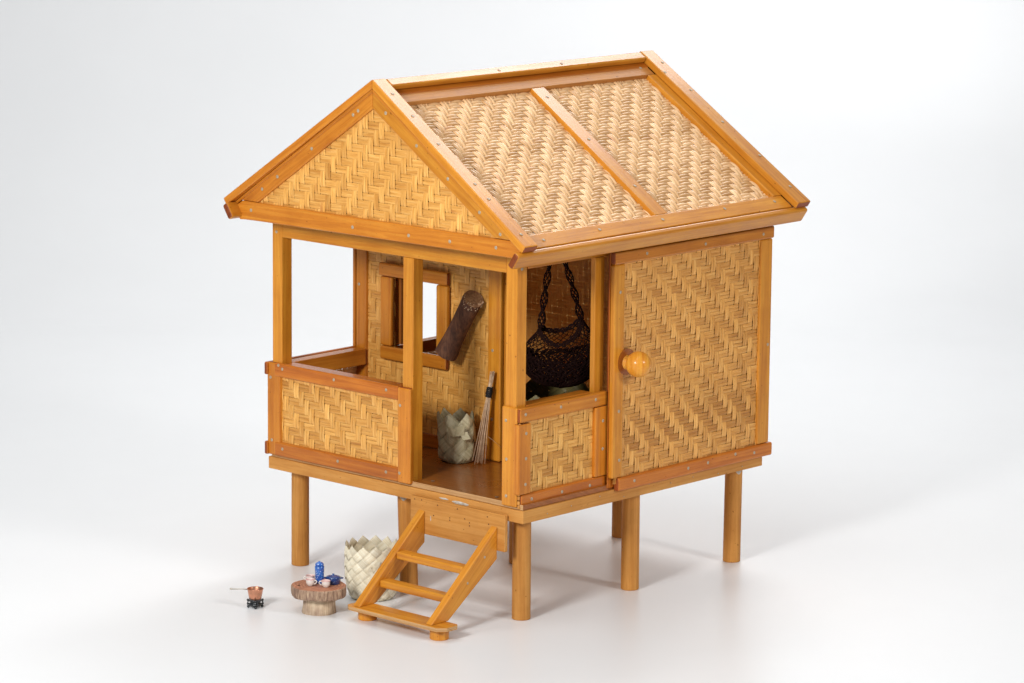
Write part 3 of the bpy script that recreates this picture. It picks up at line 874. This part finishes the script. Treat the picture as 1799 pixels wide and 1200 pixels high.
for (yf, yb, wy, fl) in ((-0.0480, -0.0370, -0.0425, 1), (0.6490, 0.6590, 0.6560, -1)):
    tri = [(-0.600, 0.640), (0.0, 0.640), (-0.3, 0.842)]
    if fl > 0:
        gb = weave('gable', (0, wy, 0), (1, 0, 0), (0, 0, 1), [tri], WV_WALL, house, s=-1, ph=1, seed=21)
    else:
        gb = weave('gable', (0, wy, 0), (-1, 0, 0), (0, 0, 1), [[(-p[0], p[1]) for p in tri][::-1]], WV_WALL, house, s=-1, seed=22)
    yk = wy + 0.0028 * fl
    mbl = MB(); mbl.add([(-0.585, yk, 0.642), (-0.015, yk, 0.642), (-0.3, yk, 0.836)], [[0, 1, 2]]); mbl.build('gap_shade_sheet', [W_GAPSHADE], gb)  # added sheet that darkens the gable's weave gaps like shade
    for side in (1, -1):
        o1, o2 = -0.0134, -0.0405
        pl = [gp(side, -o1 * TA, o1), gp(side, 0.397, o1), gp(side, 0.362, o2), gp(side, -o2 * TA, o2)]
        pl[0] = (-0.3 + side * 0.0002, pl[0][1]); pl[3] = (-0.3 + side * 0.0002, pl[3][1])
        pl[1] = (pl[1][0], 0.6490); pl[1] = (-0.3 + side * ((0.882 - 0.6490) + o1 / ct) / TA, 0.6490)
        pl[2] = (-0.3 + side * ((0.882 - 0.6490) + o2 / ct) / TA, 0.6490)
        nl = [gp(side, s_, -0.027) for s_ in ((0.055, 0.14, 0.225, 0.31, 0.365) if side > 0 else (0.058, 0.072, 0.19, 0.29, 0.335))]
        if fl < 0: nl = []
        prism('rake_board', pl, yf, yb, W_ORANGE if side < 0 else W_HONEY, gb, 0.0016, nl, 0.55 if side < 0 else 0.15, ang=-side * TH)
        o3 = -0.0134
        if fl > 0:
            # thin moulding between the barge board and the rake board
            q = [gp(side, 0.004 + 0.013 * TA, -0.0132), gp(side, 0.423, -0.0132), gp(side, 0.419, -0.0185), gp(side, 0.010 + 0.013 * TA, -0.0185)]
            q[0] = (-0.3 + side * 0.0004, 0.882 - 0.0132 / ct); q[3] = (-0.3 + side * 0.0004, 0.882 - 0.0185 / ct)
            prism('moulding', q, yf - 0.0012, yf + 0.004, W_ORANGE, gb, 0.0012, [], 0.4 if side > 0 else 0.2, ang=-side * TH)
    tie = [(-0.6120, 0.6484), (-0.6300, 0.6375), (-0.6190, 0.6150), (-0.6050, 0.6160), (-0.585, 0.6165), (0.0270, 0.6210), (0.0365, 0.6350), (0.0145, 0.6484)]
    prism('tie_beam', tie, yf - 0.0008, yb + 0.002, W_ORANGE, gb, 0.0014,
          [(-0.590, 0.634), (-0.345, 0.6315), (-0.215, 0.6320), (-0.122, 0.6325), (-0.020, 0.634)] if fl > 0 else [], 0.75)

# ------------------------------------------------------------------ step ladder in front of the doorway
ZS = 0.0255
ld = empty('step_ladder', (-0.130, -0.075, 0), 'small wooden ladder with two treads leaning on the board below the doorway', 'ladder')
for (x, y) in ((-0.2175, -0.1400), (-0.0480, -0.1460)):
    mb = MB(); cyl_mb(mb, (x, y, 0), (x, y, ZS - 0.0080), 0.0158, 0.0158, 28, 0, True, None, 0.001)
    o = mb.build('foot', [W_HONEY], ld, smooth=True); o.data.set_sharp_from_angle(angle=R(40))
mb = MB()
x0, x1, y0, y1 = -0.2400, -0.0200, -0.1700, -0.1290
bm = bmesh.new()
pl = [(x0, y0 + 0.006), (x0 + 0.008, y0), (x1 - 0.012, y0), (x1, y0 + 0.013), (x1, y1 - 0.004), (x1 - 0.004, y1), (x0, y1)]
a = [bm.verts.new((p[0], p[1], ZS - 0.0075)) for p in pl]; b = [bm.verts.new((p[0], p[1], ZS)) for p in pl]
bm.faces.new(a[::-1]); bm.faces.new(b)
for i in range(len(pl)): bm.faces.new((a[i], a[(i + 1) % len(pl)], b[(i + 1) % len(pl)], b[i]))
bm.normal_update()
bmesh.ops.bevel(bm, geom=list(bm.edges), offset=0.0007, segments=2, affect='EDGES', profile=0.5)
bm.normal_update()
mb.bm(bm, 0, lambda v: v, t=0.5)
for i in range(len(mb.f)):
    zs = [mb.v[k][2] for k in mb.f[i]]
    if max(zs) < ZS - 0.0005 and min(zs) > ZS - 0.0071 or (max(zs) - min(zs) > 0.004): mb.fm[i] = 1
bm.free()
mb.build('foot_board', [W_HONEY, W_PLY], ld)
# apron board
mb = MB()
bm = box_bm(0.2150, 0.0620, 0.0075, 0.0012, 2)
mb.bm(bm, 0, lambda v: Vector((-0.1385 + v.x, -0.0060 - v.z, 0.1535 + v.y)), t=0.45); bm.free()
for (x, z) in ((-0.236, 0.179), (-0.220, 0.180), (-0.183, 0.177), (-0.192, 0.158), (-0.155, 0.160), (-0.155, 0.156), (-0.121, 0.164), (-0.110, 0.159), (-0.110, 0.154), (-0.067, 0.164), (-0.059, 0.160), (-0.138, 0.178), (-0.07, 0.176)):
    mb.nail((x, -0.0098, z), (0, -1, 0), 0.0011, 1)
blob(mb, -0.199, 0.152, 0.0013, 0.006, -0.0096, 2, 10, 0.0002)
mb.build('apron_board', [W_PLATE, M_HOLE, M_GLUE], ld)
def stringer(xa, xb, t):
    # parallelogram cut flush to the apron and to the foot board
    pts = [(-0.0098, 0.1640), (-0.0098, 0.1240), (-0.1270, ZS), (-0.1655, ZS), (-0.0170, 0.1640)]
    pts = [(-0.0100, 0.1630), (-0.0100, 0.1090), (-0.1255, ZS + 0.0001), (-0.1650, ZS + 0.0001)]
    bm = bmesh.new()
    a = [bm.verts.new((xa, p[0], p[1])) for p in pts]; b = [bm.verts.new((xb, p[0], p[1])) for p in pts]
    n = 4
    bm.faces.new(a); bm.faces.new(b[::-1])
    for i in range(n): bm.faces.new((a[i], b[i], b[(i + 1) % n], a[(i + 1) % n]))
    bmesh.ops.recalc_face_normals(bm, faces=bm.faces)
    bmesh.ops.bevel(bm, geom=list(bm.edges), offset=0.0010, segments=2, affect='EDGES', profile=0.5)
    bm.normal_update()
    dr_ = Vector((0, 0.155, 0.1405)).normalized(); dn = Vector((0, -dr_.z, dr_.y))
    mb = MB(); mb.bm(bm, 0, lambda v: rag(v, 0.0003), lambda c, nn, off: (off[0] + c.dot(dr_), off[1] + c.dot(dn) + c.x), t=t); bm.free()
    if t > 0.5:
        for q in (0.42, 0.68): mb.nail((xb + 0.0001, -0.1455 + 0.155 * q, ZS + 0.1405 * q - 0.004), (1, 0, 0), 0.0022, 1)
    mb.build('stringer', [W_HONEY, M_NAIL], ld)
stringer(-0.2270, -0.2120, 0.45)
stringer(-0.0610, -0.0475, 0.65)
for (yc, zc) in ((-0.0735, 0.1005), (-0.1120, 0.0590)):
    board('tread', (-0.2118, yc - 0.006, zc - 0.0085), (-0.0612, yc + 0.016, zc + 0.0045), W_HONEY, ld, 0.003, tint=0.35 if zc < 0.08 else 0.55)

# ------------------------------------------------------------------ plaited leaf baskets
def basket(name, c, r0, r1, r2, h, n, mat, K, squash=(1, 1), rot=0.0, seed=1, lean=(0, 0), curl=0.0, crump=0.0012):
    """plaited on the bias: two families of ribbons, zigzag rim"""
    rr = random.Random(seed)
    c = Vector(c)
    mb = MB()
    dz = h / (K / 2 + 1)       # a ribbon cell is a diamond: height 2*(dz/2)
    def surf(a, b, o):
        th = (a - b) * math.pi / n + rot
        z = (a + b) * 0.5 * dz * 1.0
        t = min(1.0, z / h)
        r = (r0 + (r1 - r0) * math.sin(min(1, t / 0.5) * math.pi / 2)) if t < 0.5 else r1 + (r2 - r1) * ((t - 0.5) / 0.5) ** 1.6
        if z < 0.006: r -= (0.006 - max(z, 0)) * 0.8
        r += o + crump * mnoise.noise(Vector((math.cos(th) * 2, math.sin(th) * 2, z * 25 + seed)))
        if t > 0.85: r += curl * (t - 0.85)
        return c + Vector((math.cos(th) * r * squash[0] + lean[0] * z, math.sin(th) * r * squash[1] + lean[1] * z, max(z, 0.0006)))
    for fam in (0, 1):
        for i in range(n):
            tt = rr.random(); off = (rr.random() * 9, rr.random() * 9)
            top_extra = 0
            # ribbon covers i..i+1 in its own direction; the other coordinate runs from the ground to the rim
            m = 4; base = len(mb.v); rows = []
            j0 = -i if False else 0
            S = K + 1
            # parametrise by the height sum: cells (i, j) with 0 <= i + j < K (i is taken modulo n by the angle)
            q0, q1 = -i - 1, K - i
            sub_ = 5
            steps = [(q0 + k / sub_) for k in range(0, (q1 - q0) * sub_ + 1)]
            for v in steps:
                j = math.floor(v + 1e-6); fr_ = v - j
                on = ((i + j) % 2 == 0) if fam == 0 else ((i + j) % 2 == 1)
                o = (0.0013 if on else -0.0010) * (math.sin(math.pi * fr_) ** 0.5 if 0 < fr_ < 1 else 0) + 0.0002 * fam
                for k in range(m):
                    e = 0.035 + 0.93 * k / (m - 1)
                    edge = 0.0003 if k in (0, m - 1) else 0
                    if fam == 0: p = surf(i + e, v, o - edge)
                    else: p = surf(v, i + e, o - edge)
                    mb.v.append(tuple(p)); mb.uv.append((off[0] + v * 0.014, off[1] + e * 0.014)); mb.t.append(tt)
            for s_ in range(len(steps) - 1):
                for k in range(m - 1):
                    b = base + s_ * m + k
                    mb.f.append([b, b + 1, b + m + 1, b + m]); mb.fm.append(0)
    # flat bottom
    nb = 40
    ring = [c + Vector((math.cos(2 * math.pi * k / nb) * (r0 - 0.004) * squash[0], math.sin(2 * math.pi * k / nb) * (r0 - 0.004) * squash[1], 0.0008)) for k in range(nb)]
    mb.add(ring, [list(range(nb))], 0, [(v.x, v.y) for v in ring])
    return mb, surf
mb, sf = basket('b', (-0.3120, -0.0330, 0), 0.037, 0.0465, 0.0440, 0.107, 13, M_LEAF, 9, seed=3, rot=0.3, curl=0.02)
# loose folded leaf ends on its side
for (dx, z, sx, a0) in ((0.010, 0.072, 0.013, 0.6), (0.020, 0.062, 0.014, -0.4), (-0.004, 0.060, 0.012, 1.2), (0.016, 0.048, 0.015, 2.2), (0.003, 0.050, 0.012, -1.0)):
    d_ = (-fwd * 1.0).copy(); d_.z = 0; d_.normalize()
    ctr = Vector((-0.3120, -0.0330, 0)) + d_ * 0.0475 + wh * dx + Vector((0, 0, z)) + fwd * (-0.0006)
    ctr -= d_ * (dx * dx * 9)
    e1 = (wh * math.cos(a0) + Vector((0, 0, 1)) * math.sin(a0)) * sx * 0.6
    e2 = (wh * -math.sin(a0) + Vector((0, 0, 1)) * math.cos(a0)) * sx * 0.5
    q = [ctr - e1, ctr + e2 * 0.4 + d_ * 0.002, ctr + e1 + d_ * 0.004, ctr - e2 + d_ * 0.001]
    mb.add(q, [[0, 1, 2], [0, 2, 3]], 0, [(0, 0), (0.01, 0.002), (0.02, 0), (0.01, 0.01)])
tag(mb.build('leaf_basket', [M_LEAF], None, smooth=False), 'pale cream plaited leaf basket with zigzag rim standing on the ground behind the ladder', 'basket', 'plaited leaf baskets')
mb, sf = basket('b', (-0.3110, 0.1730, HF), 0.0290, 0.0325, 0.0300, 0.102, 6, M_LEAF2, 5, squash=(1.0, 0.9), rot=0.9, seed=5, curl=0.08, lean=(-0.10, 0.05), crump=0.007)
for (dx, z, sx, a0) in ((0.004, 0.060, 0.022, 0.9), (-0.010, 0.058, 0.018, 2.0), (0.014, 0.052, 0.018, -0.5)):
    d_ = -fwd.copy(); d_.z = 0; d_.normalize()
    ctr = Vector((-0.3110, 0.1730, HF)) + d_ * (0.0335 if z < 0.08 else -0.024) + wh * dx + Vector((0, 0, z))
    e1 = (wh * math.cos(a0) + Vector((0, 0, 1)) * math.sin(a0)) * sx * 0.6
    e2 = (wh * -math.sin(a0) + Vector((0, 0, 1)) * math.cos(a0)) * sx * 0.5
    q = [ctr - e1, ctr + e2 * 0.8, ctr + e1 + d_ * 0.004, ctr - e2 + d_ * 0.002]
    mb.add(q, [[0, 1, 2], [0, 2, 3]], 0, [(0, 0), (0.01, 0.002), (0.02, 0), (0.01, 0.01)])
tag(mb.build('leaf_basket', [M_LEAF2], None, smooth=False), 'smaller grey green leaf basket with ragged rim standing on the porch floor beside the broom', 'basket', 'plaited leaf baskets')

# ------------------------------------------------------------------ little broom
br = empty('hand_broom', (-0.268, 0.186, HF), 'little hand broom of thin sticks tied with black leaning in the porch corner', 'broom')
T0 = Vector((-0.2590, 0.2040, 0.3620)); B0 = Vector((-0.2690, 0.1800, HF + 0.001))
ax = (T0 - B0).normalized()
mb = MB()
side1 = rt2.copy(); side2 = ax.cross(side1).normalized()
for k in range(30):
    a = rnd.random() * 2 * math.pi; q = math.sqrt(rnd.random())
    e1, e2 = math.cos(a) * q, math.sin(a) * q
    tl = rnd.uniform(-0.004, 0.003)
    top = T0 + side1 * e1 * 0.0042 + side2 * e2 * 0.0030 + ax * tl
    bind = B0 + ax * 0.128 + side1 * e1 * 0.0028 + side2 * e2 * 0.0026
    bot = B0 + side1 * (e1 * 0.013 + 0.001) + side2 * e2 * 0.010
    bot.z = HF + 0.0008 + rnd.random() * 0.006
    mid = bind.lerp(bot, 0.5) + side1 * e1 * -0.0005
    tube(mb, [top, bind, mid, bot], [0.0007, 0.0008, 0.0007, 0.0004], 5)
tube(mb, [B0 + ax * 0.05 + side1 * 0.006, B0 + ax * 0.042 + side1 * 0.018, B0 + ax * 0.028 + side1 * 0.036], 0.0003, 4)
mb.build('bristles', [M_STRAW], br, smooth=True)
mb = MB()
for k in range(6):
    cc = B0 + ax * (0.1180 + k * 0.0030)
    pts = [cc + side1 * math.cos(2 * math.pi * i / 14) * 0.0048 + side2 * math.sin(2 * math.pi * i / 14) * 0.0045 + ax * 0.0008 * math.sin(i + k) for i in range(15)]
    tube(mb, pts, 0.0014, 6)
for k in range(4):
    a = B0 + ax * (0.127 + k * .001) + side1 * (0.004 * (-1) ** k)
    tube(mb, [a, a - side1 * 0.002 * (-1) ** k - fwd * 0.004 - ax * 0.004, a - ax * 0.012 + side1 * 0.001], 0.0011, 5)
mb.build('binding', [M_BIND], br, smooth=True)

# ------------------------------------------------------------------ dark log drum hanging on the porch wall
mb = MB()
b0 = Vector((-0.3500, 0.1900, 0.3915)); t0 = b0 + rt2 * 0.0480 + up2 * 0.0960 - fwd * 0.050
axd = (t0 - b0).normalized()
n = 26
a_ = axd.orthogonal().normalized(); c_ = axd.cross(a_)
cutn = (axd * 1.0 - fwd * 0.50).normalized()
prof_d = [(-0.012, 0.0150), (-0.009, 0.0205), (0.004, 0.0195), (0.02, 0.0178), (0.045, 0.0170), (0.085, 0.0174), (0.108, 0.0184)]
vs = []; uv = []
for k, (h, r) in enumerate(prof_d):
    for i in range(n):
        an = 2 * math.pi * i / n
        rr_ = r * (1 + 0.05 * mnoise.noise(Vector((math.cos(an) * 1.4, math.sin(an) * 1.4, h * 9))))
        d_ = a_ * math.cos(an) + c_ * math.sin(an)
        p = b0 + axd * h + d_ * rr_
        if k == len(prof_d) - 1:
            p = p - axd * ((p - (b0 + axd * h)).dot(cutn) / axd.dot(cutn))
        vs.append(p)
fs = [[k * n + i, k * n + (i + 1) % n, (k + 1) * n + (i + 1) % n, (k + 1) * n + i] for k in range(len(prof_d) - 1) for i in range(n)]
fs.append(list(range(n))[::-1])
mb.add(vs, fs, 0)
mb.add(vs[-n:], [list(range(n))], 1)
# pale flecks of worn paint round the upper rim
for q in range(90):
    i = rnd.uniform(0, 1)
    k = (i * 0.42 + 0.29)
    best = [v for v in vs[-n:]]
    idx = rnd.randrange(n)
    p = best[idx].lerp(best[(idx + 1) % n], rnd.random())
    if (p - t0).dot(-up2) < -0.001: continue
    ctr_ = b0 + axd * 0.108
    p = p.lerp(ctr_, rnd.uniform(0.02, 0.30)) + cutn * 0.0003 if rnd.random() < 0.5 else p - axd * rnd.uniform(0.0, 0.009) + (p - ctr_).normalized() * 0.0004
    s_ = rnd.uniform(0.0004, 0.0009)
    e1 = rt2 * s_ * rnd.uniform(1, 2.4); e2 = up2 * s_
    mb.add([p - e1 - fwd * 0.0003, p - e2 - fwd * 0.0003, p + e1 - fwd * 0.0003, p + e2 - fwd * 0.0003], [[0, 1, 2, 3]], 2)
tag(mb.build('log_drum', [M_LOG, M_LOGEND, M_STRAW], None, smooth=True), 'dark brown wooden log drum hanging slanted on the porch wall beside the window', 'drum').data.set_sharp_from_angle(angle=R(35))

# ------------------------------------------------------------------ dark net bag in the doorway behind the porch
bag = empty('net_bag', (-0.155, 0.262, 0.345), 'dark maroon knotted string bag hanging in the inner doorway seen through the side opening', 'bag')
BC = Vector((-0.1560, 0.2640, 0.0))
def bagp(th, t, sc_=1.0):
    # t = 0 rim, 1 bottom
    rim = 0.432 + 0.024 * abs(math.cos(th)) ** 2 + (0.008 * math.cos(th)) + 0.010 * math.sin(th)
    zb = 0.3430
    wdt = 0.034 + (0.067 - 0.034) * math.sin(min(1, t * 2.2) * math.pi / 2)
    if t > 0.55: wdt *= math.sqrt(max(0.0, 1 - ((t - 0.55) / 0.45) ** 2)) * 0.999 + 0.001
    z = rim + (zb - rim) * (t ** 0.9)
    return BC + (wh * math.cos(th) * wdt + dh * math.sin(th) * wdt * 0.42) * sc_ + Vector((0, 0, z)) + mnoise.noise_vector(Vector((th * 2, t * 6, 1))) * 0.0022
mb = MB()
NB = 30
for fam in (1, -1):
    for k in range(NB):
        th0 = 2 * math.pi * k / NB
        pts = []
        for q in range(27):
            t = q / 26
            zig = (q % 2) * 0.5
            pts.append(bagp(th0 + fam * (zig + 0.12 * q / 2 * 0) * 2 * math.pi / NB + 0.02 * math.sin(q * 1.7 + k), t))
        tube(mb, pts, 0.0009, 4, t=0.5)
for lay in range(3):
    pts = [bagp(2 * math.pi * i / 60, 0.01 + 0.02 * lay) + Vector((0, 0, 0.0016 * math.sin(i * 1.9 + lay * 2))) for i in range(61)]
    tube(mb, pts, 0.0017, 5)
# bundled cords inside make the lower half opaque
for fam in range(3):
    for k in range(34):
        th0 = 2 * math.pi * (k + 0.3 * fam) / 34
        tube(mb, [bagp(th0 + 0.10 * math.sin(q * (1.3 + fam * 0.4) + k), 0.34 + 0.66 * q / 14, 0.96 - 0.05 * fam) for q in range(15)], 0.0016, 4)
mb.build('net', [M_CORD], bag, smooth=True)
def strap(p0, p1, ph):
    mb = MB()
    p0 = Vector(p0); p1 = Vector(p1)
    for k in range(6):
        pts = []
        for q in range(41):
            t = q / 40
            p = p0.lerp(p1, t) + wh * 0.008 * math.sin(t * math.pi) * ph
            pinch = 0.25 + 0.75 * abs(math.sin(t * math.pi * 4.0 + 0.4))
            a = t * 13 + k * 2 * math.pi / 6
            p += wh * math.cos(a) * 0.0062 * pinch + dh * math.sin(a) * 0.004 * pinch
            pts.append(p)
        tube(mb, pts, 0.0012, 4)
    for t in (0.02, 0.23, 0.48, 0.73, 0.97):
        p = p0.lerp(p1, t) + wh * 0.008 * math.sin(t * math.pi) * ph
        lathe(mb, p - Vector((0, 0, 0.003)), [(0.0001, 0), (0.003, 0.001), (0.0038, 0.003), (0.003, 0.005), (0.0001, 0.006)], 8)
    mb.build('strap', [M_CORD], bag, smooth=True)
strap(bagp(math.pi, 0.0) + Vector((0, 0, -0.002)), (-0.1580, 0.2440, 0.5900), -0.25)
strap(bagp(0.0, 0.0) + Vector((0, 0, -0.002)), (-0.1440, 0.2440, 0.5900), 0.25)

# olive leaf basket lying low in the back room
mb, sf = basket('b', (-0.235, 0.330, HF), 0.060, 0.084, 0.080, 0.132, 16, M_LEAF3, 9, seed=8, crump=0.004)
tag(mb.build('leaf_basket', [M_LEAF3], None), 'dark olive wide leaf basket on the floor of the back room below the string bag', 'basket', 'plaited leaf baskets')

# ------------------------------------------------------------------ log table and the crockery on it
tb = empty('log_table', (-0.3080, -0.1640, 0), 'tiny round table sawn from a bark edged log slice on a pale stump', 'table')
TC = Vector((-0.3080, -0.1640, 0)); ZT = 0.0460
mb = MB()
n = 90
def tr(an, z):
    v = Vector((math.cos(an), math.sin(an), 0))
    r = 0.0455 * (1 + 0.06 * mnoise.noise(v * 1.3 + Vector((4, 0, 0))) + 0.022 * mnoise.noise(v * 9 + Vector((0, 0, z * 15))) + 0.018 * mnoise.noise(v * 26))
    if z < 0.034: r *= 0.985
    return r
vs = []
zs_ = [0.0285, 0.0300, 0.035, 0.040, 0.0445, ZT]
for k, z in enumerate(zs_):
    for i in range(n):
        an = 2 * math.pi * i / n
        r = tr(an, z) * (0.97 if k in (0, 5) else 1.0)
        zz = z + 0.0012 * mnoise.noise(Vector((math.cos(an) * 6, math.sin(an) * 6, 0))) * (1 if k < 2 else 0)
        vs.append(TC + Vector((math.cos(an) * r, math.sin(an) * r, zz)))
fs = [[k * n + i, k * n + (i + 1) % n, (k + 1) * n + (i + 1) % n, (k + 1) * n + i] for k in range(5) for i in range(n)]
mb.add(vs, fs, 0)
mb.add(vs[:n], [list(range(n))[::-1]], 0)
mb.add(vs[-n:], [list(range(n))], 1)
# a split near the edge
cr = TC - wh * 0.0345 - dh * 0.004 + Vector((0, 0, ZT + 0.0002))
mb.add([cr - wh * 0.001, cr + dh * 0.0045 + wh * 0.002, cr + wh * 0.005 - dh * 0.003, cr - dh * 0.006], [[0, 3, 2, 1]], 2)
mb.build('table_top', [M_BARK, M_RINGS, M_HOLE], tb, origin=TC + Vector((0, 0, 0.03)))
mb = MB()
lathe(mb, TC, [(0.0001, 0.0), (0.0282, 0.0), (0.0286, 0.001), (0.0275, 0.012), (0.0268, 0.0284), (0.0001, 0.0284)], 50, wob=0.05)
mb.build('table_leg', [M_STUMP], tb, smooth=True).data.set_sharp_from_angle(angle=R(50))

def on_table(sx, sd):            # sideways and away-from-camera offsets, metres
    return TC + wh * sx + dh * sd + Vector((0, 0, ZT + 0.0001))
# tall blue jar
jp = on_table(0.0005, 0.012)
jr = empty('storage_jar', jp, 'tall bright blue speckled lidded jar standing on the log table', 'jar')
mb = MB()
lathe(mb, jp, [(0.0001, 0), (0.0064, 0), (0.0070, 0.001), (0.0072, 0.008), (0.0078, 0.019), (0.0081, 0.0265), (0.0080, 0.0290), (0.0066, 0.0300), (0.0001, 0.0300)], 28)
mb.build('body', [M_BLUE], jr, smooth=True)
mb = MB()
lathe(mb, jp, [(0.0001, 0.0302), (0.0074, 0.0302), (0.0076, 0.0318), (0.0068, 0.0340), (0.0045, 0.0358), (0.0018, 0.0366), (0.0020, 0.0376), (0.0001, 0.0382)], 24)
mb.build('lid', [M_BLUE], jr, smooth=True)
# casserole
pp = on_table(0.0235, 0.010)
cs_ = empty('casserole', pp, 'low round navy blue lidded casserole on the log table beside the tall jar', 'pot')
mb = MB()
lathe(mb, pp, [(0.0001, 0), (0.0108, 0), (0.0118, 0.0008), (0.0128, 0.0096), (0.0132, 0.0104), (0.0122, 0.0104), (0.0001, 0.0098)], 32)
mb.build('body', [M_NAVY], cs_, smooth=True)
mb = MB()
lathe(mb, pp, [(0.0001, 0.0106), (0.0130, 0.0106), (0.0132, 0.0114), (0.0105, 0.0130), (0.006, 0.0146), (0.0018, 0.0150), (0.0021, 0.0165), (0.0012, 0.0174), (0.0001, 0.0175)], 32)
mb.build('lid', [M_NAVY], cs_, smooth=True)
for sg in (1, -1):
    mb = MB()
    c = pp + Vector((0, 0, 0.0098)) + wh * sg * 0.0125
    tube(mb, [c + dh * 0.0035, c + dh * 0.003 + wh * sg * 0.0030, c + wh * sg * 0.0042 + Vector((0, 0, 0.0005)), c - dh * 0.003 + wh * sg * 0.0030, c - dh * 0.0035], 0.0009, 6)
    mb.build('handle', [M_NAVY], cs_, smooth=True)
# cups
def cup(p, rot, lab):
    c = empty('teacup', p, lab, 'cup', 'teacups on the log table')
    mb = MB()
    lathe(mb, p, [(0.0001, 0), (0.0036, 0), (0.0040, 0.0008), (0.0062, 0.0032), (0.0072, 0.0066), (0.0071, 0.0094), (0.0075, 0.0112), (0.0066, 0.0112), (0.0063, 0.0090), (0.0060, 0.0050), (0.0030, 0.0022), (0.0001, 0.0020)], 24)
    mb.build('bowl', [M_CERAM], c, smooth=True)
    mb = MB()
    tube(mb, [p + Vector((math.cos(a) * 0.0074, math.sin(a) * 0.0074, 0.0112)) for a in [2 * math.pi * k / 24 for k in range(25)]], 0.0005, 5)
    tube(mb, [p + Vector((math.cos(a) * 0.0066, math.sin(a) * 0.0066, 0.0098)) for a in [2 * math.pi * k / 24 for k in range(25)]], 0.0006, 5)
    mb.build('rim', [M_PINK], c, smooth=True)
    mb = MB()
    d_ = (wh * math.cos(rot) + dh * math.sin(rot))
    tube(mb, [p + d_ * 0.0068 + Vector((0, 0, 0.0094)), p + d_ * 0.0098 + Vector((0, 0, 0.0100)), p + d_ * 0.0114 + Vector((0, 0, 0.0078)), p + d_ * 0.0098 + Vector((0, 0, 0.0046)), p + d_ * 0.0056 + Vector((0, 0, 0.0030))], 0.0010, 6)
    mb.build('handle', [M_CERAM], c, smooth=True)
cup(on_table(-0.0140, -0.0060), R(-15), 'white teacup in front of the blue jar with its handle to the right')
cup(on_table(-0.0150, 0.0190), R(195), 'white teacup behind the others left of the blue jar with a pink rim')
cup(on_table(0.0125, -0.0150), R(175), 'white pink rimmed teacup in front of the navy casserole')

# ------------------------------------------------------------------ toy stove and copper pan
sp = Vector((-0.4035, -0.2190, 0))
stv = empty('toy_stove', sp, 'tiny black iron trivet stove standing on the white floor under the pan', 'stove')
mb = MB()
lathe(mb, sp, [(0.0001, 0.0030), (0.0092, 0.0030), (0.0104, 0.0045), (0.0112, 0.0065), (0.0104, 0.0078), (0.0082, 0.0088), (0.0088, 0.0108), (0.0118, 0.0120), (0.0122, 0.0134), (0.0110, 0.0142), (0.0096, 0.0136), (0.0001, 0.0134)], 28)
mb.build('body', [M_IRON], stv, smooth=True)
for k in range(4):
    a = R(48 + 90 * k)
    d_ = Vector((math.cos(a), math.sin(a), 0))
    mb = MB()
    for (rr_, z, q) in ((0.0116, 0.0024, 0.0024), (0.0124, 0.0070, 0.0020), (0.0124, 0.0134, 0.0021)):
        lathe(mb, sp + d_ * rr_ + Vector((0, 0, z - q)), [(0.0001, 0)] + [(q * math.sin(R(30 * i)), q - q * math.cos(R(30 * i))) for i in range(1, 6)] + [(0.0001, 2 * q)], 12)
    tube(mb, [sp + d_ * 0.0116 + Vector((0, 0, 0.003)), sp + d_ * 0.0128 + Vector((0, 0, 0.007)), sp + d_ * 0.0120 + Vector((0, 0, 0.0125))], 0.0011, 6)
    mb.build('leg', [M_IRON], stv, smooth=True)
pz = 0.0146
pan = empty('saucepan', sp + Vector((0, 0, pz)), 'small copper saucepan with a long steel handle sitting on the black stove', 'pan')
q = sp + Vector((0, 0, pz))
mb = MB()
lathe(mb, q, [(0.0001, 0), (0.0096, 0), (0.0102, 0.0006), (0.0132, 0.0165), (0.0137, 0.0176), (0.0140, 0.0180), (0.0136, 0.0184), (0.0130, 0.0178), (0.0096, 0.0012), (0.0001, 0.0010)], 36)
mb.build('bowl', [M_COPPER], pan, smooth=True)
mb = MB()
hd = (-wh + dh * 0.10).normalized()
tube(mb, [q + hd * 0.0128 + Vector((0, 0, 0.0160)), q + hd * 0.022 + Vector((0, 0, 0.0165)), q + hd * 0.038 + Vector((0, 0, 0.0158)), q + hd * 0.0415 + Vector((0, 0, 0.0160)), q + hd * 0.0430 + Vector((0, 0, 0.0165))], [0.0007, 0.0008, 0.0010, 0.0017, 0.0012], 8)
mb.build('handle', [M_STEEL], pan, smooth=True)
